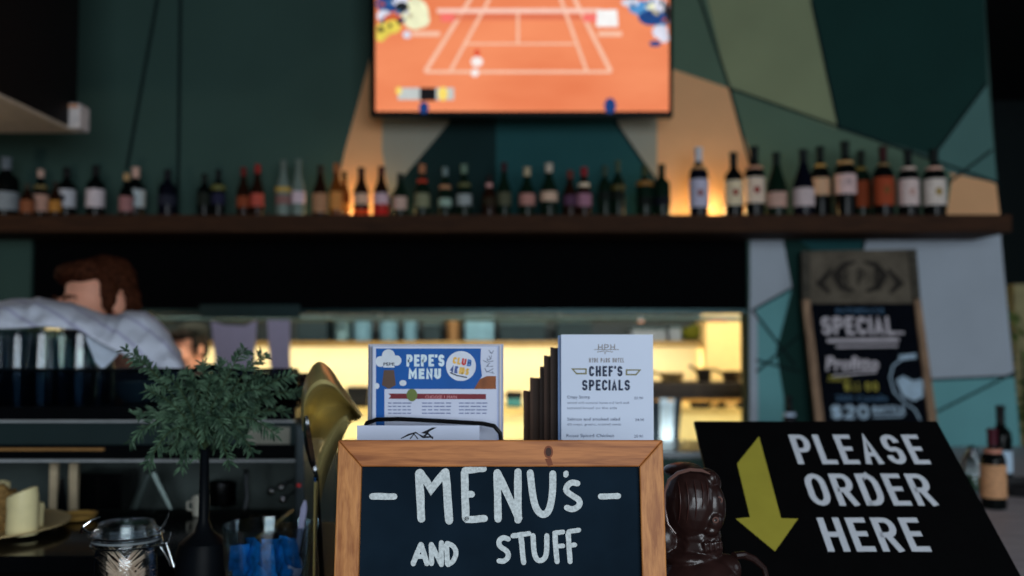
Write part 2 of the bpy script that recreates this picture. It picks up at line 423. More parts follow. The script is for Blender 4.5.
# black extraction canopy filling the top of the pass
canopy = thing('extraction_canopy', 'long black extraction canopy across the top of the kitchen pass under the bottle shelf', 'canopy', (0, 5.0, 1.55))
cz0, cz1 = W(500, 309, YW+.02).z, OZ1-.004
obj('canopy_body', MB().box((OX0+.003, YW+.02, cz0), (OX1-.003, 5.35, cz1)), M('canopy_black', (7, 8, 10), .9, spec=.04), canopy, smooth=False, bevel=.004)
obj('lower_trim', MB().box((OX0+.003, YW+.012, cz0-.022), (OX1-.003, YW+.06, cz0-.0005)), M('dark_teal_metal', (18, 44, 46), .35, .6), canopy, smooth=False)

# dark bulkhead coming in from the left near the ceiling
bx = -1.76
bz = W(73, 133, 4.0).z
bulk = struct('trim_1', MB().box((-3.2, 1.2, bz+.012), (bx, 4.0, 3.6)), M('bulkhead_black', (12, 13, 17), .6), smooth=False)
struct('trim_2', MB().box((-3.2, 1.2, bz), (bx, 4.0, bz+.012)), M('soffit_paint', (205, 190, 172), .7), smooth=False)
em = thing('emergency_lamp', 'small white box lamp on the lower corner of the black bulkhead', 'lamp', W(74, 118, 3.96))
q = W(66.5, 129, 3.95); q2 = W(82, 104, 3.95)
obj('lamp_housing', MB().box((q.x, 3.93, q.z), (q2.x, 4.03, q2.z)), M('white_plastic', (235, 225, 222), .35), em, smooth=False, bevel=.008)
obj('lamp_cap', MB().box((q.x+.006, 3.924, q2.z-.02), (q2.x-.006, 3.932, q2.z-.008)), M('amber_plastic', (214, 140, 90), .4), em, smooth=False)
struct('trim_3', MB().box((2.6, 3.2, 3.05), (6.3, 3.45, 3.6)), M('bulkhead_black'), smooth=False)

# ================================================================== BOTTLE SHELF
sz1 = W(500, 214.5, 4.38).z; sz0 = W(500, 232, 4.38).z
sh = obj('bottle_shelf', MB().box((-3.6, 4.38, sz0), (W(1012, 222, 4.38).x, YW-.002, sz1)), wood('shelf_wood', (70, 44, 28), (48, 30, 20), 'X', .8), loc=(0, 4.5, sz1), smooth=False, bevel=.004)
finish(sh, 'long thick dark brown wooden shelf carrying the row of bottles', 'shelf')
# two warm up-lights sunk at the back of the shelf
for px, pw in ((352, 3.2), (396, .5), (712, 4.2), (676, .9)):
    p = W(px, 210, 4.66); u = thing('shelf_uplight', {352: 'small warm uplight behind the amber bottles', 396: 'small dim uplight behind the little green bottle', 712: 'warm uplight behind the white-capped wine bottle', 676: 'small uplight behind the dark bottle at the tan panel'}[px], 'light', (p.x, 4.66, sz1))
    obj('uplight_base', MB().lathe([(.018, 0), (.02, .002), (.02, .012), (.016, .016)], (p.x, 4.66, sz1), 16), BLACK, u)
    obj('uplight_lens', MB().lathe([(.013, .0162), (.013, .018)], (p.x, 4.66, sz1), 16), M('warm_lens', (255, 205, 110), .3, emit=3), u)
    lamp('uplight_glow', 'POINT', (p.x, 4.66, sz1+.04), pw*.42, (1, .72, .32), .03)

# kind, px centre, top px, width px, glass, capsule colour, label colour, (label top, label bottom), neck-mark colour & y, label
GLS = {'dark': (10, 14, 14), 'green': (16, 34, 24), 'amber': (120, 62, 22), 'brown': (40, 22, 14), 'navy': (12, 14, 26), 'clear': (120, 135, 128)}
for k_, c_ in GLS.items(): M('bottle_'+k_, c_, .16, spec=.12, var=.05)
BT = [
 ('w', 5, 158, 25, 'dark', (120,130,140), (150,158,165), (193,211), None, 'large dark wine bottle with a grey label, first on the shelf'),
 ('b', 27, 184, 14, 'brown', (60,60,50), (150,90,60), (197,213), None, 'short brown bottle with a rust label in front of the pink-capped one'),
 ('b', 40, 170, 15, 'dark', (215,180,165), (220,170,150), (193,212), ((150,130,80),188), 'dark bottle with a pinkish cap and a round gold ring on its neck'),
 ('b', 55, 182, 12, 'brown', (40,30,20), (190,130,60), (201,212), None, 'small brown bottle with an ochre label half hidden by the wide white label'),
 ('w', 66, 168, 18, 'dark', (14,14,16), (215,215,222), (190,208), None, 'black bottle with a wide white label beside the small ochre-labelled bottle'),
 ('w', 95, 166, 18, 'dark', (14,14,16), (225,212,218), (190,208), None, 'black bottle with a whitish label standing alone left of the tan-capped pair'),
 ('b', 126, 174, 14, 'dark', (205,165,115), (170,120,120), (197,212), None, 'dark bottle with a yellowish cap and a dull pink label'),
 ('w', 135, 168, 19, 'dark', (220,180,165), (205,215,220), (190,208), None, 'dark bottle with a pale pink cap and a white label with a dark mark'),
 ('w', 167, 170, 18, 'navy', (16,18,26), (40,42,56), (196,206), None, 'almost black bottle with a barely visible navy label by the thin painted line'),
 ('w', 204, 174, 14, 'dark', (16,22,18), (34,40,34), (190,206), None, 'black bottle with no visible label, left of the navy-labelled one'),
 ('w', 218, 170, 14, 'dark', (14,20,20), (40,40,66), (194,205), ((110,110,60),188), 'black bottle with an olive neck band and a dark navy label'),
 ('b', 243, 168, 13, 'brown', (120,30,26), (150,72,44), (197,208), None, 'brown beer bottle with a dull red neck and orange-brown label'),
 ('b', 257, 165, 13, 'brown', (165,42,38), (200,90,76), (194,207), None, 'brown beer bottle with a brighter red neck and salmon label'),
 ('b', 283, 161, 15, 'clear', (110,120,112), (150,110,105), (196,205), ((210,170,80),190), 'clear-necked bottle with a bright gold glint painted on its neck'),  # gold neck mark paints a blurred specular glint
 ('b', 298, 160, 14, 'clear', (110,125,118), (230,205,215), (192,204), None, 'clear-necked bottle with a small whitish pink label'),
 ('b', 320, 166, 15, 'brown', (50,40,30), (190,140,105), (194,213), None, 'brown bottle with two stacked tan labels'),
 ('b', 336, 164, 13, 'amber', (190,110,60), (225,150,80), (190,210), None, 'glowing amber bottle left of the tall tan wall stripe'),
 ('b', 344, 172, 12, 'amber', (70,50,24), (205,140,60), (204,213), None, 'shorter amber bottle lit gold at its foot'),
 ('b', 361, 168, 16, 'brown', (40,18,22), (235,190,160), (193,205), None, 'brown bottle with a pale label and a bright orange-red lower label'),
 ('b', 381, 167, 15, 'brown', (80,24,24), (225,190,200), (190,209), ((190,50,40),207), 'brown bottle with a white label edged in red'),
 ('b', 400, 174, 14, 'green', (20,30,22), (215,180,165), (196,210), None, 'small green bottle with a pale pink label against the grey panel'),
 ('b', 422, 165, 15, 'green', (200,130,90), (140,140,110), (194,208), ((200,60,36),182), 'green bottle with a tan cap and a red-orange neck band'),
 ('b', 445, 168, 13, 'green', (130,150,150), (160,185,170), (199,207), ((205,150,110),188), 'green bottle with a silver cap and a small peach neck label'),
 ('b', 464, 165, 15, 'green', (120,145,125), (165,172,172), (195,206), ((110,110,70),186), 'green bottle with a grey-green cap and a silvery label'),
 ('b', 489, 176, 14, 'brown', (30,20,20), (50,40,26), (196,206), ((225,165,160),186), 'dark bottle with one pink dot on its neck'),
 ('b', 504, 163, 14, 'green', (60,24,34), (90,90,70), (193,206), None, 'dark green bottle with a plum cap and a dull olive label'),
 ('b', 527, 168, 16, 'green', (205,185,150), (190,135,125), (194,206), None, 'green bottle with a cream foil neck and a dusty pink label'),
 ('b', 549, 164, 17, 'green', (215,198,180), (220,185,160), (190,202), None, 'green bottle with a taller pale foil neck and a tan label'),
 ('b', 570, 171, 14, 'brown', (110,46,36), (90,60,84), (195,206), None, 'brown bottle with a rusty neck and a plum label'),
 ('b', 584, 168, 15, 'brown', (150,30,40), (170,120,140), (194,207), ((255,225,195),186), 'red-capped bottle with a bright white neck disc'),
 ('w', 605, 166, 13, 'green', (60,74,60), (18,26,22), (192,200), None, 'plain dark green bottle, the left of a close pair before the teal panel'),
 ('w', 618, 161, 13, 'green', (70,84,64), (20,26,20), (192,200), ((90,80,40),188), 'plain dark green bottle, the taller of the close pair before the teal panel'),
 ('w', 645, 166, 17, 'green', (60,70,44), (14,20,16), (198,206), ((150,105,50),184), 'dark bottle with a yellow-brown mark on its neck'),
 ('w', 662, 165, 17, 'green', (34,40,24), (16,18,28), (198,206), None, 'dark green bottle against the left edge of the tan panel'),
 ('w', 699, 148, 19, 'navy', (225,222,228), (205,200,222), (180,208), ((200,150,100),169), 'tall wine bottle with a white capsule and a lilac label'),
 ('w', 734, 153, 18, 'dark', (14,22,20), (235,215,180), (181,206), None, 'wine bottle with a cream label and red dot, left of two alike'),
 ('w', 755, 147, 20, 'dark', (14,22,20), (238,212,190), (178,204), ((205,150,120),169), 'wine bottle with a cream label and red dot, taller of two alike'),
 ('g', 777, 153, 20, 'green', (14,30,24), (205,165,150), (193,208), None, 'sloping-shouldered green bottle with a low pink label'),
 ('g', 804, 150, 21, 'navy', (14,22,24), (215,195,195), (189,207), None, 'sloping-shouldered dark bottle with a low whitish label'),
 ('w', 821, 147, 19, 'dark', (14,24,20), (222,180,145), (174,196), ((210,165,90),167), 'wine bottle with a gold neck mark and a tan label'),
 ('w', 846, 142, 21, 'dark', (14,26,22), (228,195,192), (171,195), ((220,170,110),164), 'tallest wine bottle, with a high pale pink label'),
 ('w', 862, 151, 18, 'green', (20,30,22), (146,66,36), (178,208), ((140,120,60),170), 'dark bottle with an orange-brown label behind the tallest bottle'),
 ('w', 884, 147, 20, 'dark', (60,20,20), (168,74,44), (176,206), ((150,120,80),166), 'wine bottle with a large orange-red label'),
 ('w', 909, 150, 20, 'dark', (12,20,20), (228,205,200), (180,206), ((220,195,180),170), 'wine bottle with a large pinkish white label, second from the shelf end'),
 ('w', 935, 150, 22, 'dark', (10,22,20), (232,218,208), (180,206), ((230,180,160),170), 'wine bottle with a large cream-white label, last on the shelf'),
]
def bottle(kind, x, Y, z0, r, h, glass, cap, lab, lz, mark, label, px_y=None, group='bottles in a row on the wall shelf', name=None):
    t = thing(name or {'w': 'wine_bottle', 'g': 'wine_bottle', 'b': 'beer_bottle'}[kind], label, 'bottle', (x, Y, z0), group)
    if kind == 'w': pr = [(r*.8,0),(r*.97,.01*h),(r,.04*h),(r,.60*h),(r*.95,.655*h),(r*.72,.70*h),(r*.46,.74*h),(r*.38,.79*h),(r*.36,.97*h),(r*.4,.972*h),(r*.4,1.0*h)]
    elif kind == 'g': pr = [(r*.8,0),(r*.97,.01*h),(r,.04*h),(r,.42*h),(r*.94,.50*h),(r*.7,.62*h),(r*.48,.73*h),(r*.36,.82*h),(r*.33,.97*h),(r*.38,.972*h),(r*.38,h)]
    else: pr = [(r*.8,0),(r*.97,.01*h),(r,.04*h),(r,.5*h),(r*.92,.57*h),(r*.66,.66*h),(r*.47,.74*h),(r*.4,.82*h),(r*.38,.95*h),(r*.45,.955*h),(r*.45,.98*h)]
    obj('bottle_body', MB().lathe(pr, (x, Y, z0), 20), MATS['bottle_'+glass], t)
    cs = .80 if kind != 'b' else .84
    cm = M('capsule_%02x%02x%02x' % cap, cap, .4)
    rr = r*.40 if kind == 'w' else r*.385 if kind == 'g' else r*.43
    obj('bottle_cap', MB().lathe([(rr, cs*h), (rr*1.02, .96*h), (rr*1.12, .965*h), (rr*1.12, 1.004*h), (rr*.8, 1.008*h)], (x, Y, z0), 16), cm, t)
    a, b = lz
    lm = M('paper_%02x%02x%02x' % lab, lab, .7, var=.2, scale=90)
    b = min(b, .56*h if kind == 'w' else .48*h)
    lo = obj('paper_label', MB().lathe([(r*1.0, a), (r*1.025, a), (r*1.025, b), (r*1.0, b)], (x, Y, z0), 20, caps=False), lm, t)
    if mark:
        mc, mz = mark
        # radius of the glass where the mark sits
        rm = r*.4
        for (r0, za), (r1, zb) in zip(pr, pr[1:]):
            if za <= mz <= zb: rm = r0+(r1-r0)*(mz-za)/max(1e-6, zb-za)
        obj('neck_label_or_glint', MB().lathe([(rm*1.04, mz-.012), (rm*1.10, mz-.012), (rm*1.06+.0008, mz+.010), (rm*1.0, mz+.010)], (x, Y, z0), 16, caps=False), M('mark_%02x%02x%02x' % mc, mc, .35, var=.1), t)  # real neck bands, and on some bottles a painted glint
    return t, lo
for i, (kd, px, top, wpx, gl, cap, lab, (l0, l1), mark, label) in enumerate(BT):
    Y = 4.50 + (.035 if kd == 'b' else 0) + .012*math.sin(i*2.3)
    if px in (27, 862, 126): Y += .07 if px == 862 else -.04
    if px == 55: Y = 4.43
    if px in (27, 126): Y = 4.43
    if px == 344: Y = 4.60
    if px == 862: Y = 4.62
    if px == 804: Y = 4.45
    if px == 821: Y = 4.57
    if px == 135: Y = 4.55
    if px in (66,): Y = 4.54
    c = W(px, 214, Y); h = W(px, top, Y).z - sz1; r = wpx/2*Y/1000
    zz = lambda py: max(.012, W(px, py, Y).z - sz1)
    tt, lo = bottle(kd, c.x, Y, sz1, r, h, gl, cap, lab, (zz(l1), zz(l0)), (mark[0], zz(mark[1])) if mark else None, label)
    # printed emblems facing the room
    zc = sz1+(zz(l0)+zz(l1))/2
    if px in (734, 755, 699, 909, 935, 66, 135, 846, 884, 361, 381):
        e = MB(); col = {734: (150,30,30), 755: (150,30,30), 699: (150,90,90), 909: (200,160,150), 935: (170,140,80), 66: (60,60,70), 135: (30,30,36), 846: (190,160,160), 884: (120,80,40), 361: (240,80,30), 381: (215,40,36)}[px]
        if px in (361, 381):
            e.lathe([(r*1.03, .012), (r*1.045, .012), (r*1.045, .04), (r*1.03, .04)], (c.x, Y, sz1), 20, caps=False)
        else:
            ra = r*.32
            for k in range(10):
                pass
            vs = []
            for k in range(14):
                a = 2*PI*k/14; xx = ra*math.cos(a); vs.append((c.x+xx, Y-math.sqrt((r*1.04)**2-xx*xx), zc+ra*1.2*math.sin(a)))
            e.add(vs, [tuple(range(14))])
        obj('label_emblem', e, M('emblem_%02x%02x%02x' % col, col, .7), lo if False else tt)

# ================================================================== TELEVISION
TY = 4.42
TP = YP(TY)
tvl, tvr, tvb, tvt = 370, 673, 117, -62
tv = thing('wall_television', 'large flat television on the mural wall showing a clay court tennis match', 'television', W(521, 30, 4.5))
tv_mb = MB(); tv_mb.prism([(tvl, tvt), (tvr, tvt), (tvr, tvb), (tvl, tvb)], TP, 0, .05)
obj('television_case', tv_mb, M('tv_bezel', (6, 7, 9), .3), tv, smooth=False, bevel=.004)
a, b = W(480, 20, TY), W(560, 60, TY)
obj('wall_bracket', MB().box((a.x, TY+.05, b.z), (b.x, YW-.001, a.z)), BLACK, tv, smooth=False)
scr = MB().flat([(375.5, -56), (669, -56), (669, 111.5), (375.5, 111.5)], PM(TP, .0015))
screen = obj('screen', scr, M('clay_picture', (250, 150, 104), .5, emit=1.0, scale=2.2, stretch=(.6, 1, 1.6), col2=(232, 124, 80)), tv, smooth=False)
def scr_part(name, mb, col, e=1.0, lay=2):
    o = obj(name, mb, M('screen_%s' % name, col, .5, emit=e, var=.04), screen, smooth=False); return o
def disc(mb, cx, cy, rx, ry, fm, mi=0, n=14):
    mb.flat([(cx+rx*math.cos(2*PI*k/n), cy+ry*math.sin(2*PI*k/n)) for k in range(n)], fm, mi)
S2, S3, S4 = PM(TP, .0025), PM(TP, .0035), PM(TP, .0045)
ln = MB()
for a, b, wd in (((470, 0), (425, 72), 4), ((489, 0), (450, 72), 3.2), ((561, 0), (587, 72), 3.2), ((575, 0), (611, 72), 4), ((425, 72), (611, 72), 3), ((463, 44), (574, 44), 2), ((518, 8), (518, 45), 2.6), ((412, 34), (440, 34), 5), ((598, 34), (622, 34), 5),
                 ((470, 0), (489, -45), 3), ((489, 0), (500, -45), 2.4), ((561, 0), (550, -45), 2.4), ((575, 0), (558, -45), 3)):
    ln.ribbon([a, b], wd, S2)
scr_part('court_lines', ln, (250, 196, 168))
scr_part('net_tape', MB().ribbon([(437, 11), (600, 11)], 4.5, S3), (252, 205, 188))
nb = MB().ribbon([(440, 17), (600, 17)], 6, S2); scr_part('net', nb, (226, 118, 84))
for x_ in (441, 583): scr_part('net_banner', MB().flat([(x_, 14), (x_+13.5, 14), (x_+13.5, 22), (x_, 22)], S3), (250, 118, 110))
rc = random.Random(8)
for k in range(34):
    left = k % 2; cx_ = rc.uniform(378, 412) if left else rc.uniform(632, 667); cy_ = rc.uniform(-8, 34 if left else 44); 
    if left and cy_ > 44-(cx_-378)*.8: continue
    if not left and cy_ > 6+(cx_-632)*1.05: continue
    cc_ = rc.choice(((36, 60, 110), (225, 225, 235), (190, 90, 60), (70, 120, 170), (30, 34, 44), (200, 190, 150)))
    sp__ = MB(); disc(sp__, cx_, cy_, rc.uniform(1.6, 3.2), rc.uniform(1.8, 3.4), PM(TP, .0056+.0001*(k % 8))); scr_part('spectator', sp__, cc_) if False else obj('spectator', sp__, M('fan_%02x%02x%02x' % cc_, cc_, emit=.9), screen, smooth=False)
scr_part('white_banner', MB().flat([(597, 10), (617, 10), (618, 27), (596, 27)], S4), (252, 250, 248))
pl = MB()
disc(pl, 477, 62, 6, 5, S4); disc(pl, 475, 73, 4, 4, S4); scr_part('tennis_player', pl, (255, 244, 240))
pl = MB(); disc(pl, 477, 53, 3, 4, S4); scr_part('player_cap', pl, (226, 84, 56))
for c_ in ((424, 108, 5, 6), (610, 106, 6, 8)):
    pl = MB(); disc(pl, *c_, S4); scr_part('ball_kid', pl, (24, 60, 120))
for x_, y_ in ((398, 420), (436, 454)): scr_part('score_strip', MB().flat([(x_, 88), (y_, 88), (y_, 100), (x_, 100)], S3), (196, 202, 200))
sb = MB().flat([(420, 88), (436, 88), (436, 101), (420, 101)], S3); scr_part('score_box', sb, (20, 18, 20))
for c_ in ((443, 94, 5, 7), (399, 91, 3, 4)):
    sb = MB(); disc(sb, *c_, S4); scr_part('score_mark', sb, (255, 224, 110))
CM = [('crowd_blue', (36, 76, 140), .9), ('crowd_cream', (240, 240, 200), 1), ('crowd_white', (226, 228, 244), .95), ('crowd_red', (214, 96, 60), .9), ('crowd_yellow', (236, 214, 90), .95), ('crowd_dark', (40, 44, 50), .7), ('crowd_sky', (90, 160, 220), .9)]
for ci_, (cx, cy, rx, ry, mi) in enumerate(((386, 4, 12, 9, 0), (400, 1, 8, 6, 2), (384, 16, 7, 6, 2), (392, 20, 9, 6, 3), (383, 30, 8, 8, 4), (393, 27, 8, 7, 4), (379, 37, 5, 5, 4), (402, 8, 7, 6, 5), (415, 14, 14, 16, 1), (422, 20, 8, 8, 1), (407, 35, 4, 4, 2), (390, 31, 4, 3, 5),
                           (660, 8, 14, 10, 2), (640, 8, 12, 7, 6), (630, 3, 9, 4, 2), (652, 18, 14, 8, 0), (664, 20, 8, 8, 6), (645, 15, 8, 5, 6), (660, 32, 8, 7, 2), (665, 38, 5, 5, 2), (655, 44, 6, 3, 0), (632, -2, 5, 4, 5), (668, 14, 3, 12, 5), (650, 6, 5, 4, 1))):
    cw = MB(); disc(cw, min(max(cx, 376+rx), 669-rx), cy, rx, ry, PM(TP, .003+.0003*(ci_ % 8)))
    obj('spectator', cw, M(CM[mi][0], CM[mi][1], emit=CM[mi][2]), screen, smooth=False)

# ================================================================== KITCHEN BEHIND THE PASS
KY = 6.6
CREAM = M('kitchen_wall_cream', (246, 232, 190), .5, var=.03, scale=5)
struct_box('wall_kitchen', (-4.1, KY, 0), (2.1, KY+.1, 3.5), CREAM)
struct_box('wall_kitchen_side', (1.6, 4.95, 0), (1.7, KY, 3.5), CREAM)
pc = obj('pass_counter', MB().box((OX0+.004, YW+.002, OZ0+.001), (OX1-.004, 5.3, OZ0+.035)), STEEL, loc=(0, 4.9, OZ0), smooth=False, bevel=.004)
finish(pc, 'long stainless steel counter of the kitchen pass below the canopy', 'counter')
# high steel shelf with catering gear
ks = thing('kitchen_shelf', 'long steel shelf high on the cream kitchen wall holding catering tins', 'shelf', (0, 6.3, 1.4))
kz = W(500, 341, 6.1).z
kx0, kx1 = W(150, 340, 6.1).x, W(716, 340, 6.1).x
obj('shelf_board', MB().box((kx0, 6.1, kz-.03), (kx1, KY-.001, kz)), STEEL, ks, smooth=False)
finish(obj('splashback', MB().box((kx0-.6, KY-.03, kz+.0015), (kx1, KY-.001, 2.2)), M('dark_steel_panel', (30, 42, 48), .4, .3, var=.3, scale=4), loc=(0, KY-.02, 1.6), smooth=False), 'dark steel splashback behind the catering tins', 'splashback')
obj('shelf_lip', MB().box((kx0, 6.085, kz-.036), (kx1, 6.0995, kz-.001)), M('brass_edge', (150, 120, 70), .4, .6), ks, smooth=False)
def tin(px0, px1, top, mat, name, label, Y=6.3, r=False):
    a = W(px0, 341, Y); b = W(px1, top, Y); t = thing(name, label, name.split('_')[-1], ((a.x+b.x)/2, Y, kz), 'catering gear on the high kitchen shelf')
    cx, ww, hh = (a.x+b.x)/2, (b.x-a.x)/2, b.z-kz
    if r:
        obj('body', MB().lathe([(ww*.9, 0), (ww, .01), (ww, hh*.85), (ww*.9, hh*.86)], (cx, Y, kz), 20), mat, t)
        obj('lid', MB().lathe([(ww*.98, hh*.862), (ww*.98, hh*.93), (ww*.2, hh), (ww*.1, hh)], (cx, Y, kz), 20), CHROME, t)
    else:
        obj('body', MB().box((cx-ww, Y-.1, kz), (cx+ww, Y+.1, kz+hh*.84)), mat, t, smooth=False, bevel=.01)
        obj('lid', MB().box((cx-ww*1.03, Y-.104, kz+hh*.842), (cx+ww*1.03, Y+.104, kz+hh)), M('tub_lid', (70, 90, 98), .4), t, smooth=False, bevel=.006)
PALEB = M('pale_blue_plastic', (104, 142, 164), .3); DKTUB = M('dark_tub', (30, 46, 54), .5); GREYT = M('grey_tub', (120, 128, 140), .5)
tin(300, 330, 316, DKTUB, 'storage_tub', 'dark tub on the kitchen shelf nearest the hanging dockets')
tin(333, 352, 315, M('blue_steel', (110, 140, 150), .25, .7), 'cooking_pot', 'small blue-grey steel pot left of the blue menu', r=True)
tin(354, 372, 318, PALEB, 'mixing_tin', 'pale blue round tin above the left edge of the blue menu', r=True)
tin(380, 398, 315, PALEB, 'mixing_tin', 'bright pale tin above the chef hat on the blue menu', r=True)
tin(404, 418, 317, PALEB, 'mixing_tin', 'narrow pale tin above the blue menu lettering', r=True)
tin(425, 442, 322, DKTUB, 'storage_tub', 'dark teal tub above the blue menu')
tin(446, 461, 318, M('copper_tin', (150, 112, 74), .4, .4), 'cooking_pot', 'brownish round pot left of the large pale tub', r=True)
tin(466, 494, 313, PALEB, 'storage_tub', 'large pale blue tub at the shelf middle')
tin(500, 545, 322, DKTUB, 'storage_tub', 'wide dark teal tub left of the white menus')
tin(556, 590, 320, DKTUB, 'storage_tub', 'dark tub behind the top of the white menu')
tin(630, 664, 328, GREYT, 'storage_tub', 'low grey tub right above the white menu')
tin(667, 679, 326, GREYT, 'storage_tub', 'small grey tub left of the green bundle')
hb = W(697, 338, 6.2)
bobj('green_bundle', [('e', Vector((hb.x+dx, 6.22, kz+.045+dz)), (.04, .04, .042)) for dx, dz in ((-.03, 0), (.03, .0), (0, .02), (.05, .012), (-.05, .005))], M('olive_green', (84, 86, 16), .7, bump=.5), loc=(hb.x, 6.22, kz), voxel=.008, disp=.01)
finish(bpy.context.scene.collection.objects['green_bundle'], 'olive green bundle of herbs at the right of the kitchen shelf', 'herbs')
# upper rail with clutter just under the canopy
ra = W(130, 319, 5.5); rb_ = W(748, 317, 5.5)
rail = thing('steel_rail', 'horizontal steel rail running just under the black canopy in the kitchen', 'rail', (0, 5.5, ra.z))
obj('rail_bar', MB().tube([(ra.x, 5.5, ra.z), (rb_.x, 5.5, ra.z)], .012), M('rail_steel', (70, 90, 95), .3, .8), rail)
for px in (200, 380, 560, 700):
    x = W(px, 318, 5.5).x; obj('rail_hanger', MB().tube([(x, 5.5, ra.z), (x, 5.5, 3.5)], .006, 6), STEEL, rail)
for px, col, lb in ((641, (225, 150, 105), 'small orange tag hooked on the rail above the white menu'), (718, (205, 90, 60), 'orange-red cloth hooked on the rail above the cream pillar')):
    a = W(px, 313, 5.48)
    hk = thing('hanging_tag', lb, 'tag', (a.x, 5.48, a.z-.03))
    ww = .018 if px == 641 else .055
    obj('tag_sheet', MB().box((a.x-ww, 5.474, a.z-.05), (a.x+ww, 5.484, ra.z-.013)), M('tag_%d' % px, col, .6), hk, smooth=False, bevel=.003)
    obj('hook', MB().tube([(a.x, 5.479, ra.z-.014), (a.x, 5.487, ra.z-.012), (a.x, 5.487, ra.z+.016), (a.x, 5.5, ra.z+.02)], .002, 6), CHROME, hk)
# cream pillar on the right of the pass
struct('trim_4', MB().prism([(706, 318), (746, 318), (746, 520), (706, 520)], YP(6.0), 0, .3), M('pillar_cream', (240, 205, 140), .6, var=.03), smooth=False)
# grill station
gz = W(700, 382, 5.6).z
gr = thing('grill_shelf', 'dark open grill shelf before the cream pillar right of the white menus', 'shelf', (.9, 5.6, gz))
a = W(560, 383, 5.5); b = W(747, 402, 5.5)
obj('grill_deck', MB().box((a.x, 5.5, b.z), (b.x, 5.85, a.z)), M('grill_iron', (52, 44, 38), .5, .5, var=.3), gr, smooth=False, bevel=.004)
obj('brass_rail', MB().tube([(a.x, 5.48, b.z+.01), (b.x, 5.48, b.z+.01)], .009), M('brass_rail', (190, 140, 70), .3, .8), gr)
for px in (566, 744):
    x = W(px, 400, 5.55).x; obj('grill_leg', MB().box((x-.015, 5.52, .9), (x+.015, 5.55, b.z-.0005)), M('grill_iron'), gr, smooth=False)
sc = 0
for px, r, h, lb in ((672, .07, .05, 'shallow pan on the grill shelf beside the white menu'), (704, .045, .075, 'small dark pot in the middle of the grill shelf'), (732, .06, .06, 'dark pan at the right end of the grill shelf')):
    p = W(px, 382, 5.66); t = thing('cooking_pan', lb, 'pan', (p.x, 5.66, a.z), 'pans on the grill shelf')
    obj('pan_body', MB().lathe([(r*.8, 0), (r, h), (r*.95, h), (r*.76, .006)], (p.x, 5.66, a.z), 20), M('pan_metal_%d' % px, {672: (150, 130, 90), 704: (50, 44, 40), 732: (80, 66, 50)}[px], .35, .7), t)
    obj('handle', MB().tube([(p.x-r*.9, 5.66, a.z+h*.8), (p.x-r*1.9, 5.62, a.z+h*1.2)], .009), BLACK, t)
# counter below with cream front and things on it
kc = thing('kitchen_bench', 'cream fronted kitchen bench below the grill shelf', 'bench', (.2, 5.8, .92))
k0 = W(30, 470, 5.9).x
obj('bench_body', MB().box((k0, 5.92, 0), (1.59, KY-.002, .96)), M('bench_cream', (246, 226, 160), .5, var=.05), kc, smooth=False)
obj('bench_edge', MB().box((k0, 5.89, .965), (1.59, KY-.002, 1.0)), M('bench_edge_brass', (210, 180, 110), .4), kc, smooth=False)
a = W(664, 402, 5.45)
tw = MB(); cols = 10; rows = 12
for j in range(rows+1):
    for i in range(cols+1):
        u_, v_ = i/cols, j/rows
        tw.v.append(Vector((a.x-.10+.2*u_*(1-.25*v_)+.02*v_, 5.462-.012*math.sin(u_*PI*5)*(.4+v_)+(.012 if j == 0 else 0), b.z+.02-.36*v_)))
for j in range(rows):
    for i in range(cols): tw.f.append([j*(cols+1)+i, j*(cols+1)+i+1, (j+1)*(cols+1)+i+1, (j+1)*(cols+1)+i]); tw.m.append(1 if 4 <= i <= 7 else 0)  # middle columns carry the pale highlight as cloth colour
to = obj('hanging_towel', tw, [M('navy_cloth', (22, 34, 48), .9), M('cloth_highlight', (160, 185, 215), .9)], loc=(a.x, 5.47, b.z))
to.modifiers.new('s', 'SOLIDIFY').thickness = .004
finish(to, 'navy towel with a painted pale blue highlight hanging from the brass rail of the grill shelf', 'towel')
for px, hgt, lb in ((706, .10, 'black jug on the bench above the corner of the order sign'), (722, .12, 'thin black pepper mill on the cream bench'), (740, .1, 'short dark pepper mill at the end of the cream bench')):
    p = W(px-(5 if px == 706 else -1), 430, 5.93); z0 = 1.0
    if px == 706:
        t = thing('black_jug', lb, 'jug', (p.x, 5.95, z0)); obj('jug_body', MB().lathe([(.055, 0), (.065, .03), (.06, .08), (.05, .11), (.06, .13)], (p.x, 5.95, z0)), BLACK, t)
        obj('jug_handle', MB().tube([(p.x+.058, 5.95, z0+.03), (p.x+.095, 5.95, z0+.05), (p.x+.095, 5.95, z0+.09), (p.x+.055, 5.95, z0+.105)], .007), BLACK, t)
    else:
        t = thing('pepper_mill', lb, 'pepper mill', (p.x, 5.95, z0), 'pepper mills on the kitchen bench')
        obj('mill_body', MB().lathe([(.022, 0), (.024, .02), (.014, .05), (.018, .08), (.012, .1)], (p.x, 5.95, z0), 16), BLACK, t)
        obj('mill_knob', MB().lathe([(.012, .1), (.02, .112), (.02, .125), (.008, .138)], (p.x, 5.95, z0), 16), M('dark_walnut', (50, 34, 24), .4), t)
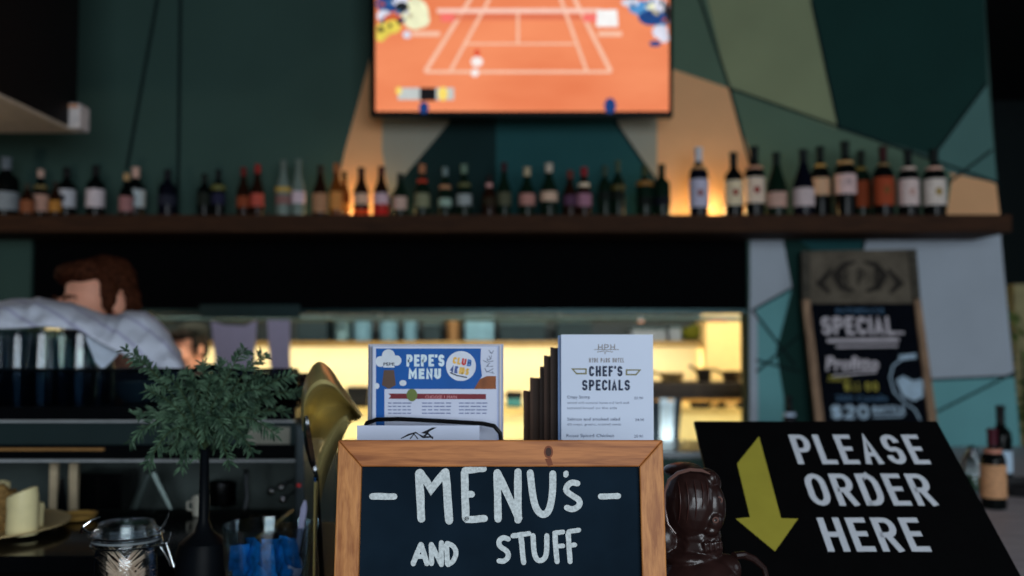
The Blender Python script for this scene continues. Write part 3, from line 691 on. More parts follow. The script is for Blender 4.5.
# black containers behind the gold ornament and between the menus
for px0, px1, top, bot, mat, nm, lb in ((346, 368, 387, 440, BLACK, 'fry_basket', 'black box on the kitchen bench right of the gold ornament'), (506, 522, 392, 440, M('teal_box', (60, 120, 124), .4), 'food_box', 'teal and black box on the kitchen bench left of the brown menu boards')):
    a, b = W(px0, bot, 5.98), W(px1, top, 5.98)
    t = thing(nm, lb, 'box', ((a.x+b.x)/2, 6.05, 1.0)); obj('box_body', MB().box((a.x, 5.98, 1.0), (b.x, 6.12, max(b.z-.04, 1.05))), mat, t, smooth=False, bevel=.004)
    obj('box_lid', MB().box((a.x-.004, 5.976, max(b.z-.04, 1.05)+.0005), (b.x+.004, 6.124, b.z)), BLACK, t, smooth=False, bevel=.004)
# order dockets clipped to a rail in the pass
DP = YP(4.72)
dr0, dr1 = W(200, 318, 4.73), W(300, 318, 4.73)
dk = thing('docket_rail', 'dark clip rail under the canopy from which two order sheets hang', 'rail', (dr0.x, 4.73, dr0.z))
obj('rail_body', MB().box((dr0.x, 4.722, dr0.z), (dr1.x, 4.738, W(200, 309, 4.73).z+.02)), M('docket_rail', (24, 48, 50), .4, .5), dk, smooth=False)
for outline, lb in (([(211, 321), (224, 325), (245, 326), (257, 320), (255, 350), (254, 378), (216, 378), (214, 350)], 'wide lilac-grey order sheet hanging from the rail, its top edge sagging'), ([(267, 320), (290, 320), (290, 350), (291, 378), (271, 378), (269, 350)], 'narrow lilac-grey order sheet hanging right of the wide one')):
    m_ = MB(); Q = Plane((0, 4.715, 0), (0, -1, 0))
    top = [p for p in outline]
    m_.prism([(x, y) for x, y in outline], Q, 0, .0012)
    d = obj('order_sheet', m_, M('docket_paper', (176, 168, 196), .7, var=.04), loc=Q.at(outline[0][0], outline[0][1]), smooth=False)
    finish(d, lb, 'paper', 'order sheets hanging in the pass')

# ================================================================== PEOPLE
SKIN = M('skin_fair', (226, 160, 134), .5, var=.06, scale=20)
def head_elems(m):
    e = lambda c, r: ('e', m @ Vector(c), r, m.to_3x3().to_4x4())
    c = lambda a, b, ra, rb: ('c', m @ Vector(a), m @ Vector(b), ra, rb)
    return [e((0, .022, .03), (.076, .094, .088)), e((0, -.028, -.02), (.064, .066, .085)), e((0, -.05, -.088), (.036, .034, .026)),
            e((-.04, -.02, -.07), (.022, .04, .03)), e((.04, -.02, -.07), (.022, .04, .03)),
            c((0, -.092, .012), (0, -.113, -.03), .008, .0125), e((-.012, -.1, -.034), (.009, .011, .008)), e((.012, -.1, -.034), (.009, .011, .008)),
            c((-.038, -.082, .026), (-.01, -.09, .022), .009, .009), c((.038, -.082, .026), (.01, -.09, .022), .009, .009),
            e((-.042, -.066, -.025), (.022, .018, .02)), e((.042, -.066, -.025), (.022, .018, .02)),
            c((-.02, -.088, -.057), (.02, -.088, -.057), .0055, .0055), c((-.017, -.086, -.067), (.017, -.086, -.067), .006, .006),
            e((-.08, .018, -.005), (.010, .022, .032)), e((.08, .018, -.005), (.010, .022, .032)),
            c((0, .03, -.06), (0, .045, -.19), .052, .056)]
def person(loc, face, headp, label, hair, shirt, seed, trousers=(30, 34, 44), hat=None, lean=0):
    """loc on floor, headp centre of the head, face = turn of the head in degrees"""
    t = thing('person', label, 'person', loc)
    L = Vector(loc); hp = Vector(headp)
    mh = T(hp) @ Rz(face) @ Rx(12)
    mb_ = T(L) @ Rz(face*.6)
    P = lambda x, y, z: mb_ @ Vector((x, y, z))
    nz = hp.z-.2
    neck = mh @ Vector((0, .045, -.19))
    sh_ = nz-.06
    body = head_elems(mh)
    cc = lambda a, b, ra, rb: ('c', a, b, ra, rb)
    chest = neck.lerp(P(0, 0, sh_-.16), .9)
    pel = P(0, .02, .95*hp.z/1.6)
    hipz = pel.z
    tl = [cc(neck, chest, .058, .13), cc(chest, pel, .13, .125)]
    shL = neck + (mb_.to_3x3() @ Vector((-.19, 0, -.06))); shR = neck + (mb_.to_3x3() @ Vector((.19, 0, -.06)))
    tl += [cc(neck+Vector((0, 0, -.04)), shL, .06, .055), cc(neck+Vector((0, 0, -.04)), shR, .06, .055), cc(shL, chest, .06, .11), cc(shR, chest, .06, .11)]
    hands = []
    for s, S in ((-1, shL), (1, shR)):
        el = S + mb_.to_3x3() @ Vector((s*.05, -.06, -.28)); wr = el + mb_.to_3x3() @ Vector((-s*.02, -.07, -.22))
        hands.append((s, S, el, wr))
        tl_arm = [cc(S, el, .052, .042), cc(el, wr, .04, .027)]
        body += tl_arm
        f = (wr-el).normalized(); side = f.cross(Vector((0, 0, 1))).normalized()
        pc_ = wr+f*.05
        body.append(cc(wr, pc_, .026, .03)); body.append(('e', wr+f*.055, (.036, .04, .018)))
        for k in range(4):
            o_ = side*(.027-.018*k); L1 = (.034, .042, .04, .032)[k]
            a_ = pc_+o_+f*.03; b_ = a_+f*L1+Vector((0, 0, -.008)); c_ = b_+f*L1*.6+Vector((0, 0, -.022))
            body += [cc(a_, b_, .0088, .008), cc(b_, c_, .008, .007)]
        th = wr+f*.03+side*(.03*s*-1); body += [cc(th, th+f*.03+side*(-s*.028), .011, .009), cc(th+f*.03+side*(-s*.028), th+f*.058+side*(-s*.03)+Vector((0,0,-.01)), .009, .008)]
    body += tl
    for s in (-1, 1):
        hip = pel + mb_.to_3x3() @ Vector((s*.09, 0, -.04)); kn = P(s*.1, -.01, hipz*.52); an = P(s*.1, .03, .08)
        body += [cc(hip, kn, .085, .055), cc(kn, an, .052, .036), cc(an, P(s*.11, -.12, .035), .034, .03)]
    bobj('body', body, SKIN, t, voxel=.0055, smooth=2)
    # clothes
    shirt_e = [cc(neck+Vector((0, 0, -.035)), chest, .066, .145), cc(chest, pel, .145, .142)]
    shirt_e += [cc(neck+Vector((0, 0, -.05)), shL, .068, .068), cc(neck+Vector((0, 0, -.05)), shR, .068, .068), cc(shL, chest, .068, .12), cc(shR, chest, .068, .12)]
    for s, S, el, wr in hands: shirt_e += [cc(S, S.lerp(el, .92), .066, .058)]
    bobj('shirt', shirt_e, shirt, t, voxel=.009, smooth=3, disp=.006, dscale=14)
    tr = [cc(pel+Vector((0, 0, .02)), pel+Vector((0, 0, -.05)), .14, .135)]
    for s in (-1, 1):
        hip = pel + mb_.to_3x3() @ Vector((s*.085, 0, -.06)); kn = P(s*.1, -.01, hipz*.52); an = P(s*.1, .03, .11)
        tr += [cc(hip, kn, .098, .072), cc(kn, an, .07, .058)]
    bobj('trousers', tr, M('trousers_%d' % seed, trousers, .9), t, voxel=.01)
    for s in (-1, 1):
        bobj('shoe', [cc(P(s*.1, .05, .05), P(s*.115, -.15, .038), .048, .038)], BLACK, t, voxel=.008)
    # face details
    for s in (-1, 1):
        e = MB().lathe([(.0118*math.sin(PI*k/8), -.0118*math.cos(PI*k/8)) for k in range(9)], mat=mh @ T((s*.031, -.078, .004)), n=14)
        ey = obj('eye', e, M('eye_white', (225, 220, 215), .2), t)
        e = MB().lathe([(.0055, 0), (.0055, .0012), (.001, .0018)], mat=mh @ T((s*.031, -.0892, .004)) @ Rx(90), n=12)
        obj('iris', e, M('iris_dark', (40, 28, 20), .2), ey)
        br = MB().tube([mh @ Vector((s*.014, -.096, .03)), mh @ Vector((s*.032, -.093, .037)), mh @ Vector((s*.05, -.078, .032))], [.003, .0045, .002])
        obj('eyebrow', br, hair, t)
    obj('lips', MB().tube([mh @ Vector((-.021, -.0885, -.061)), mh @ Vector((-.008, -.095, -.059)), mh @ Vector((0, -.0955, -.0605)), mh @ Vector((.008, -.095, -.059)), mh @ Vector((.021, -.0885, -.061))], [.002, .0045, .0045, .0045, .002]), M('lips', (190, 110, 100), .5), t)
    e_ = lambda c, r: ('e', mh @ Vector(c), r, mh.to_3x3().to_4x4())
    he = [e_((0, .038, .05), (.082, .088, .078)), e_((0, .068, .0), (.074, .055, .08)), e_((-.02, -.035, .092), (.052, .046, .030)), e_((.03, -.03, .094), (.042, .046, .030)),
          e_((-.045, -.04, .08), (.024, .026, .024)), e_((-.078, .0, .03), (.014, .028, .045)), e_((.078, .0, .03), (.014, .028, .045)), e_((-.079, -.012, -.005), (.007, .012, .03)), e_((.079, -.012, -.005), (.007, .012, .03)),
          e_((.0, -.06, .098), (.045, .026, .02))]
    bobj('hair', he, hair, t, voxel=.0035, smooth=2, disp=.009, dscale=45)
    if hat:
        bobj('cap', [e_((0, .04, .1), (.09, .1, .05)), e_((0, .04, .08), (.091, .1, .026))], hat, t, voxel=.006)
    return t
hp = W(95, 304, 2.72)
person((hp.x+.07, 2.98, 0), -36, hp, 'person with short reddish brown hair bending behind the coffee machine and cloth', M('hair_auburn', (62, 32, 19), .8, var=.6, scale=90, bump=1, spec=.08), M('shirt_pale_blue', (130, 146, 170), .85), 1)
hp2 = W(188, 350, 5.6)
person((hp2.x-.03, 5.68-.0, 0), -35, hp2, 'second person in the kitchen, face lit orange beside the hanging order sheets', M('hair_dark_brown', (30, 22, 18), .7, var=.4), M('kitchen_dark_shirt', (40, 40, 46), .9), 2, hat=M('dark_cap', (26, 28, 26), .9))

# ================================================================== BACK BAR COUNTER ON THE RIGHT
BC = .90
bc = thing('back_counter', 'grey plank topped counter behind the order sign on the right', 'counter', (1.6, 3.2, 0))
bt = MB()
for i in range(9):
    bt.box((.95+i*.26, 2.0, BC-.035), (.95+i*.26+.257, 4.745, BC))
obj('counter_top', MB().box((.95, 2.0, BC-.035), (3.3, 4.745, BC)), wood('counter_grey_wood', (214, 206, 210), (170, 164, 170), 'X', .5), bc, smooth=False, bevel=.004)
obj('counter_body', MB().box((1.0, 2.08, 0), (3.25, 4.74, BC-.0355)), M('counter_front', (26, 30, 32), .6), bc, smooth=False)
def cbottle(px, base, top, wpx, kd, gl, cap, lab, lz, label, Y, mark=None):
    c = W(px, base, Y); h = W(px, top, Y).z-BC; r = wpx/2*Y/1000
    zz = lambda py: max(.012, W(px, py, Y).z-BC)
    return bottle(kd, c.x, Y, BC, r, h, gl, cap, lab, (zz(lz[1]), zz(lz[0])), (mark[0], zz(mark[1])) if mark else None, label, group='bottles on the grey counter')
cbottle(994, 505, 429, 24, 'w', 'dark', (70, 20, 34), (200, 150, 110), (463, 497), 'dark wine bottle with a tan label in front on the grey counter', 3.0, ((190, 130, 110), 452))
cbottle(1002, 478, 406, 20, 'w', 'dark', (14, 16, 20), (190, 215, 235), (450, 472), 'taller black bottle with a pale blue label, behind the tan-labelled one', 3.5)
cbottle(790, 454, 396, 13, 'w', 'navy', (14, 16, 24), (190, 210, 230), (424, 440), 'dark bottle with a painted blue glint left of the leaning specials blackboard', 4.35, ((200, 220, 245), 415))  # pale blue neck mark paints the highlight on the glass
# clear jar with green content
c = W(972, 478, 3.3); Yj = 3.3
gj = thing('glass_jar', 'clear glass jar with a green lower half beside the tan-labelled wine bottle', 'jar', (c.x, Yj, BC))
hj = W(972, 452, Yj).z-BC
obj('jar_glass', MB().lathe([(.03, .001), (.036, .01), (.036, hj*.75), (.024, hj*.88), (.024, hj*.98), (.021, hj*.98), (.021, hj*.88), (.033, hj*.74), (.033, .012)], (c.x, Yj, BC), 24), GLASS, gj)
obj('green_filling', MB().lathe([(.028, .013), (.032, .014), (.032, hj*.45), (.02, hj*.46)], (c.x, Yj, BC), 24), M('green_syrup', (40, 90, 60), .3), gj)
obj('jar_stopper', MB().lathe([(.02, hj*.9), (.02, hj), (.012, hj*1.02), (.018, hj*1.1), (.006, hj*1.16)], (c.x, Yj, BC), 20), CHROME, gj)
# dark tray at the far right
a = W(1000, 500, 3.2)
ty = thing('serving_tray', 'dark oval serving tray beside the bottles on the grey counter', 'tray', (a.x+.16, 3.28, BC))
obj('tray_base', MB().lathe([(.15, .001), (.16, .006), (.17, .035), (.165, .035), (.155, .012), (.14, .007)], (a.x+.17, 3.3, BC), 36, sy=.8), M('tray_dark', (34, 34, 36), .4), ty)
# leaning specials blackboard
SPn = Vector((0, -math.cos(math.radians(4)), math.sin(math.radians(4))))
SP = Plane(W(857, 252, 4.70), SPn)
sp = thing('specials_blackboard', 'tall wood framed blackboard of drink specials leaning on the pale mural wall', 'blackboard', SP.at(880, 452))
obj('board_panel', MB().prism([(803, 256), (912, 254), (933.2, 444), (821.3, 445)], SP, .012, .012), M('blackboard_navy', (12, 16, 24), .9, var=.2, spec=.04), sp, smooth=False)
FRW = wood('old_frame_wood', (176, 142, 112), (120, 92, 70), 'Z')
FRG = M('grey_weathered_wood', (74, 70, 62), .8, var=.3, scale=20, stretch=(1, 1, 6))
for nm, pts, mt in (('frame_side', [(800.5, 300), (808, 300), (825.2, 445), (816.8, 445)], FRW), ('frame_side', [(912, 300), (918.5, 300), (937.7, 444), (929.2, 444)], FRW), ('frame_side', [(800, 252), (808, 252), (808.3, 299.6), (801, 299.6)], FRG), ('frame_side', [(906, 250), (914, 250), (918.2, 299.6), (911, 299.6)], FRG)):
    obj(nm, MB().prism(pts, SP, .03, .03), mt, sp, smooth=False, bevel=.002)
obj('header_panel', MB().prism([(808.5, 252), (905.5, 250), (910.6, 304), (808.8, 304)], SP, .024, .012), M('header_grey_brown', (100, 92, 80), .8, var=.25, scale=15), sp, smooth=False)
hd = MB(); hm = PM(SP, .0255)
for s in (-1, 1):
    hd.ribbon([(858+s*4, 262), (858+s*16, 266), (858+s*24, 276), (858+s*18, 288), (858+s*6, 292)], [2, 6, 8, 6, 3], hm)
    hd.ribbon([(858+s*28, 270), (858+s*40, 284), (858+s*30, 294)], [3, 7, 3], hm)
letters(hd, 'H P H', 838, 880, 286, 270, 2.6, hm)
obj('header_crest', hd, M('crest_dark', (46, 42, 38), .8), sp, smooth=False)
CHW = M('chalk_soft_white', (214, 206, 214), .9, var=.25, scale=120)
CHB = M('chalk_blue', (74, 104, 132), .9); CHY = M('chalk_yellow', (168, 158, 70), .9)
cm_ = PM(SP, .0135)
def skew(fm, x0, y0, k=.11):
    f = lambda x, y: fm(x+(y-y0)*k, y)
    f.n = fm.n; return f
cms = skew(cm_, 850, 340)
ck = MB()
letters(ck, 'SPECIAL', 822, 895, 335, 317, 3.2, cms, gap=.2)
ck.ribbon([(826, 341), (898, 340)], 3.4, cms); ck.ribbon([(834, 347), (896, 346)], 2, cms); ck.ribbon([(893, 333), (904, 333)], 2, cms)
fonttext(ck, 'Profitto', 821, 370, 19, cms, shear=.2, bold=.03, width=54)
ck.ribbon([(828, 376), (872, 372)], 1.6, cms)
obj('chalk_heading', ck, CHW, sp, smooth=False)
ck = MB(); letters(ck, 'SATURDAYS', 838, 886, 313.5, 308.5, 1.3, cms, gap=.3); fonttext(ck, '250 Carafe', 828, 401, 8.5, cms, bold=.02, width=52)
obj('chalk_blue_line', ck, CHB, sp, smooth=False)
ck = MB(); fonttext(ck, 'Sauv', 822, 381, 8, cms, shear=.2, bold=.02, width=24); letters(ck, '$11.00', 838, 872, 391, 382, 2, cms)
obj('chalk_yellow_line', ck, CHY, sp, smooth=False)
ck = MB(); letters(ck, '$20', 822, 860, 419, 405, 3.4, cms, gap=.15); letters(ck, 'BOTTLE', 864, 896, 414, 406, 2, cms); ck.ribbon([(864, 417), (894, 416)], 1.6, cms)
obj('chalk_price', ck, M('chalk_pale_blue', (180, 205, 225), .9), sp, smooth=False)
gs = MB()
gs.ribbon([(902, 358), (892, 366), (889, 378), (893, 392), (903, 402), (914, 410), (919, 420)], 1.5, cm_)
gs.ribbon([(898, 358), (915, 356)], 5, cm_); gs.ribbon([(921, 382), (925, 396)], 1.5, cm_)
gs.flat([(895, 380), (902, 376), (912, 381), (921, 379), (922, 397), (913, 401), (902, 396)], cm_)
obj('wine_glass_drawing', gs, M('chalk_pale_blue'), sp, smooth=False)

# ================================================================== FRONT SERVICE COUNTER
CZ = 1.05
fc = thing('service_counter', 'dark service counter along the bottom carrying the menus and the order sign', 'counter', (0, 1.2, 0))
obj('counter_top', MB().box((-1.7, .62, CZ-.04), (.74, 1.95, CZ)), wood('counter_dark_wood', (34, 28, 26), (20, 16, 16), 'X', .25), fc, smooth=False, bevel=.005)
obj('counter_panel', MB().box((-1.65, .72, 0), (.70, 1.9, CZ-.0405)), M('counter_panel', (20, 22, 24), .5), fc, smooth=False)
LZ = 1.076
lg = obj('counter_ledge', MB().box((-1.6, 1.52, CZ+.0005), (-.42, 1.94, LZ)), GLOSSB, loc=(-1, 1.7, CZ), smooth=False, bevel=.002)
finish(lg, 'low glossy black ledge on the counter in front of the coffee machine', 'ledge')

# ------------------------------------------------------------------ framed MENU's board
bt_ = math.radians(8)
bn = Vector((0, -math.cos(bt_), math.sin(bt_))); bd = Vector((0, -math.sin(bt_), -math.cos(bt_)))
p0 = W(500.5, 440, .95); BH = (p0.z-CZ-.001)/math.cos(bt_); BWd = .3065; fw, ft = .0228, .0248
BPl = Plane(p0, bn)
board = thing('framed_blackboard', 'pine framed blackboard with white hand lettering for menus, front and centre', 'blackboard', (p0.x, p0.y-.03, CZ))
def bp(u, v, o): return p0 + Vector((u, 0, 0)) + bd*v + bn*o
def bar(pts, o0, o1):
    n = len(pts); vs = [bp(u, v, o1) for u, v in pts]+[bp(u, v, o0) for u, v in pts]
    return MB().add(vs, [tuple(range(n)), tuple(range(2*n-1, n-1, -1))]+[(i, i+n, (i+1) % n+n, (i+1) % n) for i in range(n)])
h2 = BWd/2
PINEX = wood('pine_across', (188, 118, 64), (136, 76, 36), 'X', .45, 1.6); PINEZ = wood('pine_upright', (198, 134, 78), (152, 92, 48), 'Z', .45, 1.6)
obj('frame_rail', bar([(-h2, 0), (h2, 0), (h2-fw, ft), (-h2+fw, ft)], -.012, 0), PINEX, board, smooth=False, bevel=.0012)
obj('frame_rail', bar([(-h2+fw, BH-ft), (h2-fw, BH-ft), (h2, BH), (-h2, BH)], -.012, 0), PINEX, board, smooth=False, bevel=.0012)
obj('frame_stile', bar([(-h2, .0003), (-h2+fw-.0002, ft), (-h2+fw-.0002, BH-ft), (-h2, BH-.0003)], -.012, 0), PINEZ, board, smooth=False, bevel=.0012)
obj('frame_stile', bar([(h2, .0003), (h2, BH-.0003), (h2-fw+.0002, BH-ft), (h2-fw+.0002, ft)], -.012, 0), PINEZ, board, smooth=False, bevel=.0012)
obj('chalk_panel', bar([(-h2+fw, ft), (h2-fw, ft), (h2-fw, BH-ft), (-h2+fw, BH-ft)], -.010, -.006), M('blackboard_blue_black', (18, 32, 44), .8, var=.25, scale=12, spec=.05), board, smooth=False)
kn = MB()
def knot(cx, cy, rx, ry): return [(cx+rx*math.cos(2*PI*k/16), cy+ry*math.sin(2*PI*k/16)) for k in range(16)]
kn.flat(knot(548.5, 452, 4.6, 6.4), PM(BPl, .0003), 0); kn.flat(knot(548.5, 452, 3, 4.4), PM(BPl, .0005), 1); kn.flat([(545, 459), (551, 458), (553, 465), (548, 466)], PM(BPl, .0003), 0)
obj('wood_knot', kn, [M('knot_rim', (120, 62, 34), .5), M('knot_heart', (58, 30, 20), .5)], board, smooth=False)
obj('back_prop', MB().box((p0.x-.02, .958, CZ+.0005), (p0.x+.02, .966, CZ+.15), mat=T((0, .962, CZ)) @ Rx(0) @ T((0, -.962, -CZ))), PINEZ, board, smooth=False)
chm = PM(BPl, -.0052)
ch = MB()
mm = [
 ([(421, 522), (418.5, 470)], 8), ([(418, 470), (431, 489), (446, 470)], 7.5), ([(445, 469), (449, 524)], 8),
 ([(464, 470), (465.5, 521)], 7.5), ([(462, 470.5), (486, 468.5)], 6.5), ([(465, 494), (474, 494.5)], 7), ([(464, 520), (487, 518.5)], 7),
 ([(498, 522), (497, 470)], 7.5), ([(496, 470), (520, 521)], 7.5), ([(518, 523), (518, 469)], 7.5),
 ([(530, 470), (533, 498), (537, 511), (544, 516), (550, 510), (553, 492), (553, 471)], 7),
 ([(567, 471), (565.5, 477)], 5),
 ([(580, 484), (572, 482), (567, 486), (566, 491), (573, 496), (580, 500), (580, 506), (573, 510), (565, 507)], 6),
 ([(369, 496.5), (396, 496.5)], 6.5), ([(599, 496.5), (621, 496)], 6),
 ([(412, 566), (421, 543)], 5.2), ([(420, 543), (427, 566)], 5.2), ([(415, 557), (425, 557)], 4.5),
 ([(431, 566), (431, 543)], 5.2), ([(430, 543), (441, 565)], 5), ([(441, 567), (441, 541)], 5.2),
 ([(447, 566), (446, 543)], 5), ([(445, 543), (453, 546), (456.5, 553), (453, 562), (446, 566)], 5),
 ([(510, 540), (503, 537.5), (498.5, 541), (499.5, 547), (507, 551), (509, 557), (504, 562), (497, 561)], 5.2),
 ([(511, 536.5), (531, 533.5)], 5), ([(521, 536), (524, 565)], 5.2),
 ([(533, 534), (534, 553), (537, 561), (543, 561), (547, 555), (547, 534)], 5.2),
 ([(555, 533), (557.5, 564)], 5.2), ([(553, 533.5), (565, 532)], 4.8), ([(556, 547), (565, 546)], 4.8),
 ([(568.5, 532), (570.5, 564)], 5.2), ([(567, 532.5), (581, 530)], 4.8), ([(569.5, 546), (577, 545)], 4.8)]
rr = random.Random(3)
for pts, wd in mm:
    q_ = []; pts = [Vector(p) for p in pts]
    ins = wd*.38; d0 = (pts[1]-pts[0]).normalized()*ins; d1 = (pts[-2]-pts[-1]).normalized()*ins
    pts[0] = pts[0]+d0; pts[-1] = pts[-1]+d1
    smooth_ = len(pts) >= 5
    if len(pts) >= 5:
        for _ in range(2):
            nw = [pts[0]]
            for a, b in zip(pts, pts[1:]): nw += [a*.75+b*.25, a*.25+b*.75]
            pts = nw+[pts[-1]]
    for (a, b) in zip(pts, pts[1:]):
        kk = 1 if smooth_ else 4; jt_ = 0 if smooth_ else .25
        for k in range(kk): q_.append((a[0]+(b[0]-a[0])*k/kk+rr.uniform(-jt_, jt_), a[1]+(b[1]-a[1])*k/kk+rr.uniform(-jt_, jt_)))
    q_.append(pts[-1])
    wds = [wd*(1 if smooth_ else rr.uniform(.94, 1.06)) for _ in q_]; ch.ribbon(q_, wds, chm)
    for e in (pts[0], pts[-1]): ch.flat([(e[0]+wd*.49*math.cos(2*PI*k/10), e[1]+wd*.49*math.sin(2*PI*k/10)) for k in range(10)], chm)
obj('chalk_lettering', ch, M('chalk_marker', (196, 204, 206), .9, var=.22, scale=420), board, smooth=False)

# ------------------------------------------------------------------ blue PEPE'S menu stack in its wire stand
menus_Y = 1.12
RISE = CZ+.03
rk = thing('wire_menu_stand', 'black wire stand holding the blue menus behind the blackboard', 'stand', (W(436, 400, 1.13).x, 1.13, CZ))
def wr(pts, Y, r=.0024): return MB().tube([W(x, y, Y) for x, y in pts], r, 8)
def down(px, Y): return (px, 340+.349/Y*1000)
f1 = [down(363, 1.09), (361, 450), (362.5, 432), (367, 423), (377, 419.5), (400, 419), (440, 421), (482, 423.5), (494, 426), (500, 433), (502, 446), down(502, 1.09)]
obj('front_hoop', wr(f1, 1.09), M('black_wire', (14, 13, 13), .25, .3), rk)
f2 = [down(366, 1.2), (366, 452), (368, 437), (376, 431), (440, 431), (488, 432), (495, 438), (496, 452), down(496, 1.2)]
obj('rear_hoop', wr(f2, 1.2), M('black_wire'), rk)
bz_ = CZ+.003
obj('stand_base', MB().box((W(362, 400, 1.09).x, 1.085, CZ+.0005), (W(503, 400, 1.09).x, 1.205, CZ+.006)), M('black_wire'), rk, smooth=False)
mz0 = CZ+.0065
rr = random.Random(5)
def sheet(x0, x1, y0, Y, thick, mat, z0=None, name='menu', lean=0):
    a = W(x0, y0, Y); b = W(x1, y0, Y)
    return MB().box((a.x, Y, mz0 if z0 is None else z0), (b.x, Y+thick, a.z))
MENUBACK = M('menu_back_lilac', (188, 194, 214), .5, var=.04)
fm = thing('blue_menu', 'blue and white laminated landscape menu card, first in the wire stand', 'menu', (W(436, 400, menus_Y).x, menus_Y, mz0))
obj('menu_card', sheet(373, 497, 346.5, menus_Y, .0012, None), M('menu_white', (196, 202, 222), .35, var=.03), fm, smooth=False)
MP = YP(menus_Y); m1, m2, m3, m4 = [PM(MP, .0002*k) for k in (1, 2, 3, 4)]
g = MB(); g.flat([(376, 348.5), (481, 348.5), (480.5, 362), (482, 376), (474, 389), (376, 389)], m1); g.flat([(376, 389), (384.5, 389), (384.5, 430), (376, 430)], m1)
obj('blue_panel', g, M('menu_blue', (14, 84, 160), .5, var=.1, scale=20), fm, smooth=False)
g = MB(); g.flat([(388.5, 393.5), (486, 394), (486, 399.2), (388.5, 398.8), (391, 396)], m2); obj('red_banner', g, M('banner_maroon', (116, 34, 44), .4), fm, smooth=False)
g = MB(); fonttext(g, 'CHOOSE 1 MAIN', 425, 398.4, 4.2, m3, width=32, bold=.01); obj('banner_lettering', g, M('banner_pink', (196, 130, 134), .5), fm, smooth=False)
g = MB(); disc(g, 412, 395, 5.4, 6.4, m3); obj('green_badge', g, M('badge_green', (104, 120, 60), .4), fm, smooth=False)
g = MB(); letters(g, "PEPE'S", 406.5, 444.5, 366.5, 354.5, 2.7, m2, gap=.22); letters(g, 'MENU', 408.5, 441, 379, 368.5, 2.8, m2, gap=.25)
obj('menu_title', g, M('title_white', (205, 222, 232), .4), fm, smooth=False)
g = MB(); disc(g, 461, 366, 15, 15, m2, n=28); obj('round_logo', g, M('logo_white', (206, 212, 226), .4), fm, smooth=False)
def rot(fm_, cx, cy, a):
    a = math.radians(a); f = lambda x, y: fm_(cx+(x-cx)*math.cos(a)-(y-cy)*math.sin(a), cy+(x-cx)*math.sin(a)+(y-cy)*math.cos(a))
    f.n = fm_.n; return f
lr = rot(m3, 461, 366, 10)
for txt, x0, x1, yb, yt, col in (('CL', 452, 460, 365, 358, (226, 176, 80)), ('U', 461, 465.5, 365, 358, (196, 60, 60)), ('B', 466.5, 471, 365, 358, (70, 120, 190)), ('4K', 451, 459, 374, 367, (70, 90, 150)), ('IDS', 460.5, 470, 374, 367, (224, 180, 90))):
    g = MB(); letters(g, txt, x0, x1, yb, yt, 1.9, lr, gap=.15); obj('logo_letter', g, M('logo_%02x%02x%02x' % col, col, .4), fm, smooth=False)
g = MB(); g.ribbon([(450, 372.5), (457, 375.5), (467, 377.5)], 1.1, m3); obj('logo_underline', g, INKD, fm, smooth=False)
g = MB(); g.flat([(474, 389), (480, 379), (487, 376), (496, 376), (496, 389)], m3); obj('brown_corner', g, M('menu_brown', (136, 74, 34), .4, var=.3, scale=60), fm, smooth=False)
g = MB()
for k in range(9): g.ribbon([(483+rr.uniform(0, 9), 350+k*2.6), (485+rr.uniform(0, 9), 352+k*2.6+rr.uniform(-1, 2)), (488+rr.uniform(0, 6), 350.5+k*2.6)], .7, m2)
obj('line_doodles', g, M('doodle_grey', (110, 118, 140), .5), fm, smooth=False)
g = MB()
for x0, x1 in ((388, 412), (422, 452), (459, 488)):
    for k in range(4):
        for seg in range(5):
            xa = x0+(x1-x0)*seg/5; g.ribbon([(xa, 403+k*3.4), (xa+(x1-x0)/5*rr.uniform(.7, .95), 403+k*3.4)], 1.1, m2)
obj('menu_text_lines', g, M('menu_text_grey', (112, 122, 160), .5), fm, smooth=False)
# plain chef's hat, no face
g = MB(); disc(g, 388.5, 356, 6.6, 6.8, m3, n=20); disc(g, 380.5, 361.5, 5, 5.4, m3, n=18); disc(g, 396.5, 360.5, 5, 5.2, m3, n=18); g.flat([(382, 358), (395.5, 358), (394.5, 367.5), (383.5, 367.5)], m3)
obj('chef_hat', g, M('hat_white', (206, 214, 224), .4), fm, smooth=False)
g = MB(); fonttext(g, 'PEPE', 383.2, 365.5, 4.2, m4, width=11.5, bold=.02); obj('hat_lettering', g, INKD, fm, smooth=False)
g = MB(); g.flat([(384, 370), (394, 370), (396, 385), (389, 389), (382, 385)], m3); obj('apron_drawing', g, M('plain_brown', (92, 72, 62), .5), fm, smooth=False)
g = MB(); disc(g, 403, 383, 3.6, 3, m3); disc(g, 376.9, 386, 2.6, 3, m3); obj('glove_drawing', g, MATS['hat_white'], fm, smooth=False)
for k, (x0, x1, y0) in enumerate(((372.3, 498.5, 346), (371.2, 499.7, 345.6), (370.4, 501, 345), (369.6, 502.2, 344.6), (368.6, 503, 344.2), (368.2, 503.6, 344))):
    Y = menus_Y+.006+.009*k
    o = obj('menu_card', sheet(x0, x1, y0, Y, .0016, None), M('menu_back_%d' % (k % 3), ((172, 182, 214), (150, 156, 176), (216, 208, 206))[k % 3], .5, var=.04), loc=(W(436, 400, Y).x, Y, mz0), smooth=False)
    finish(o, 'plain backed menu card stacked behind the blue one in the wire stand', 'menu', 'spare menus in the wire stand')
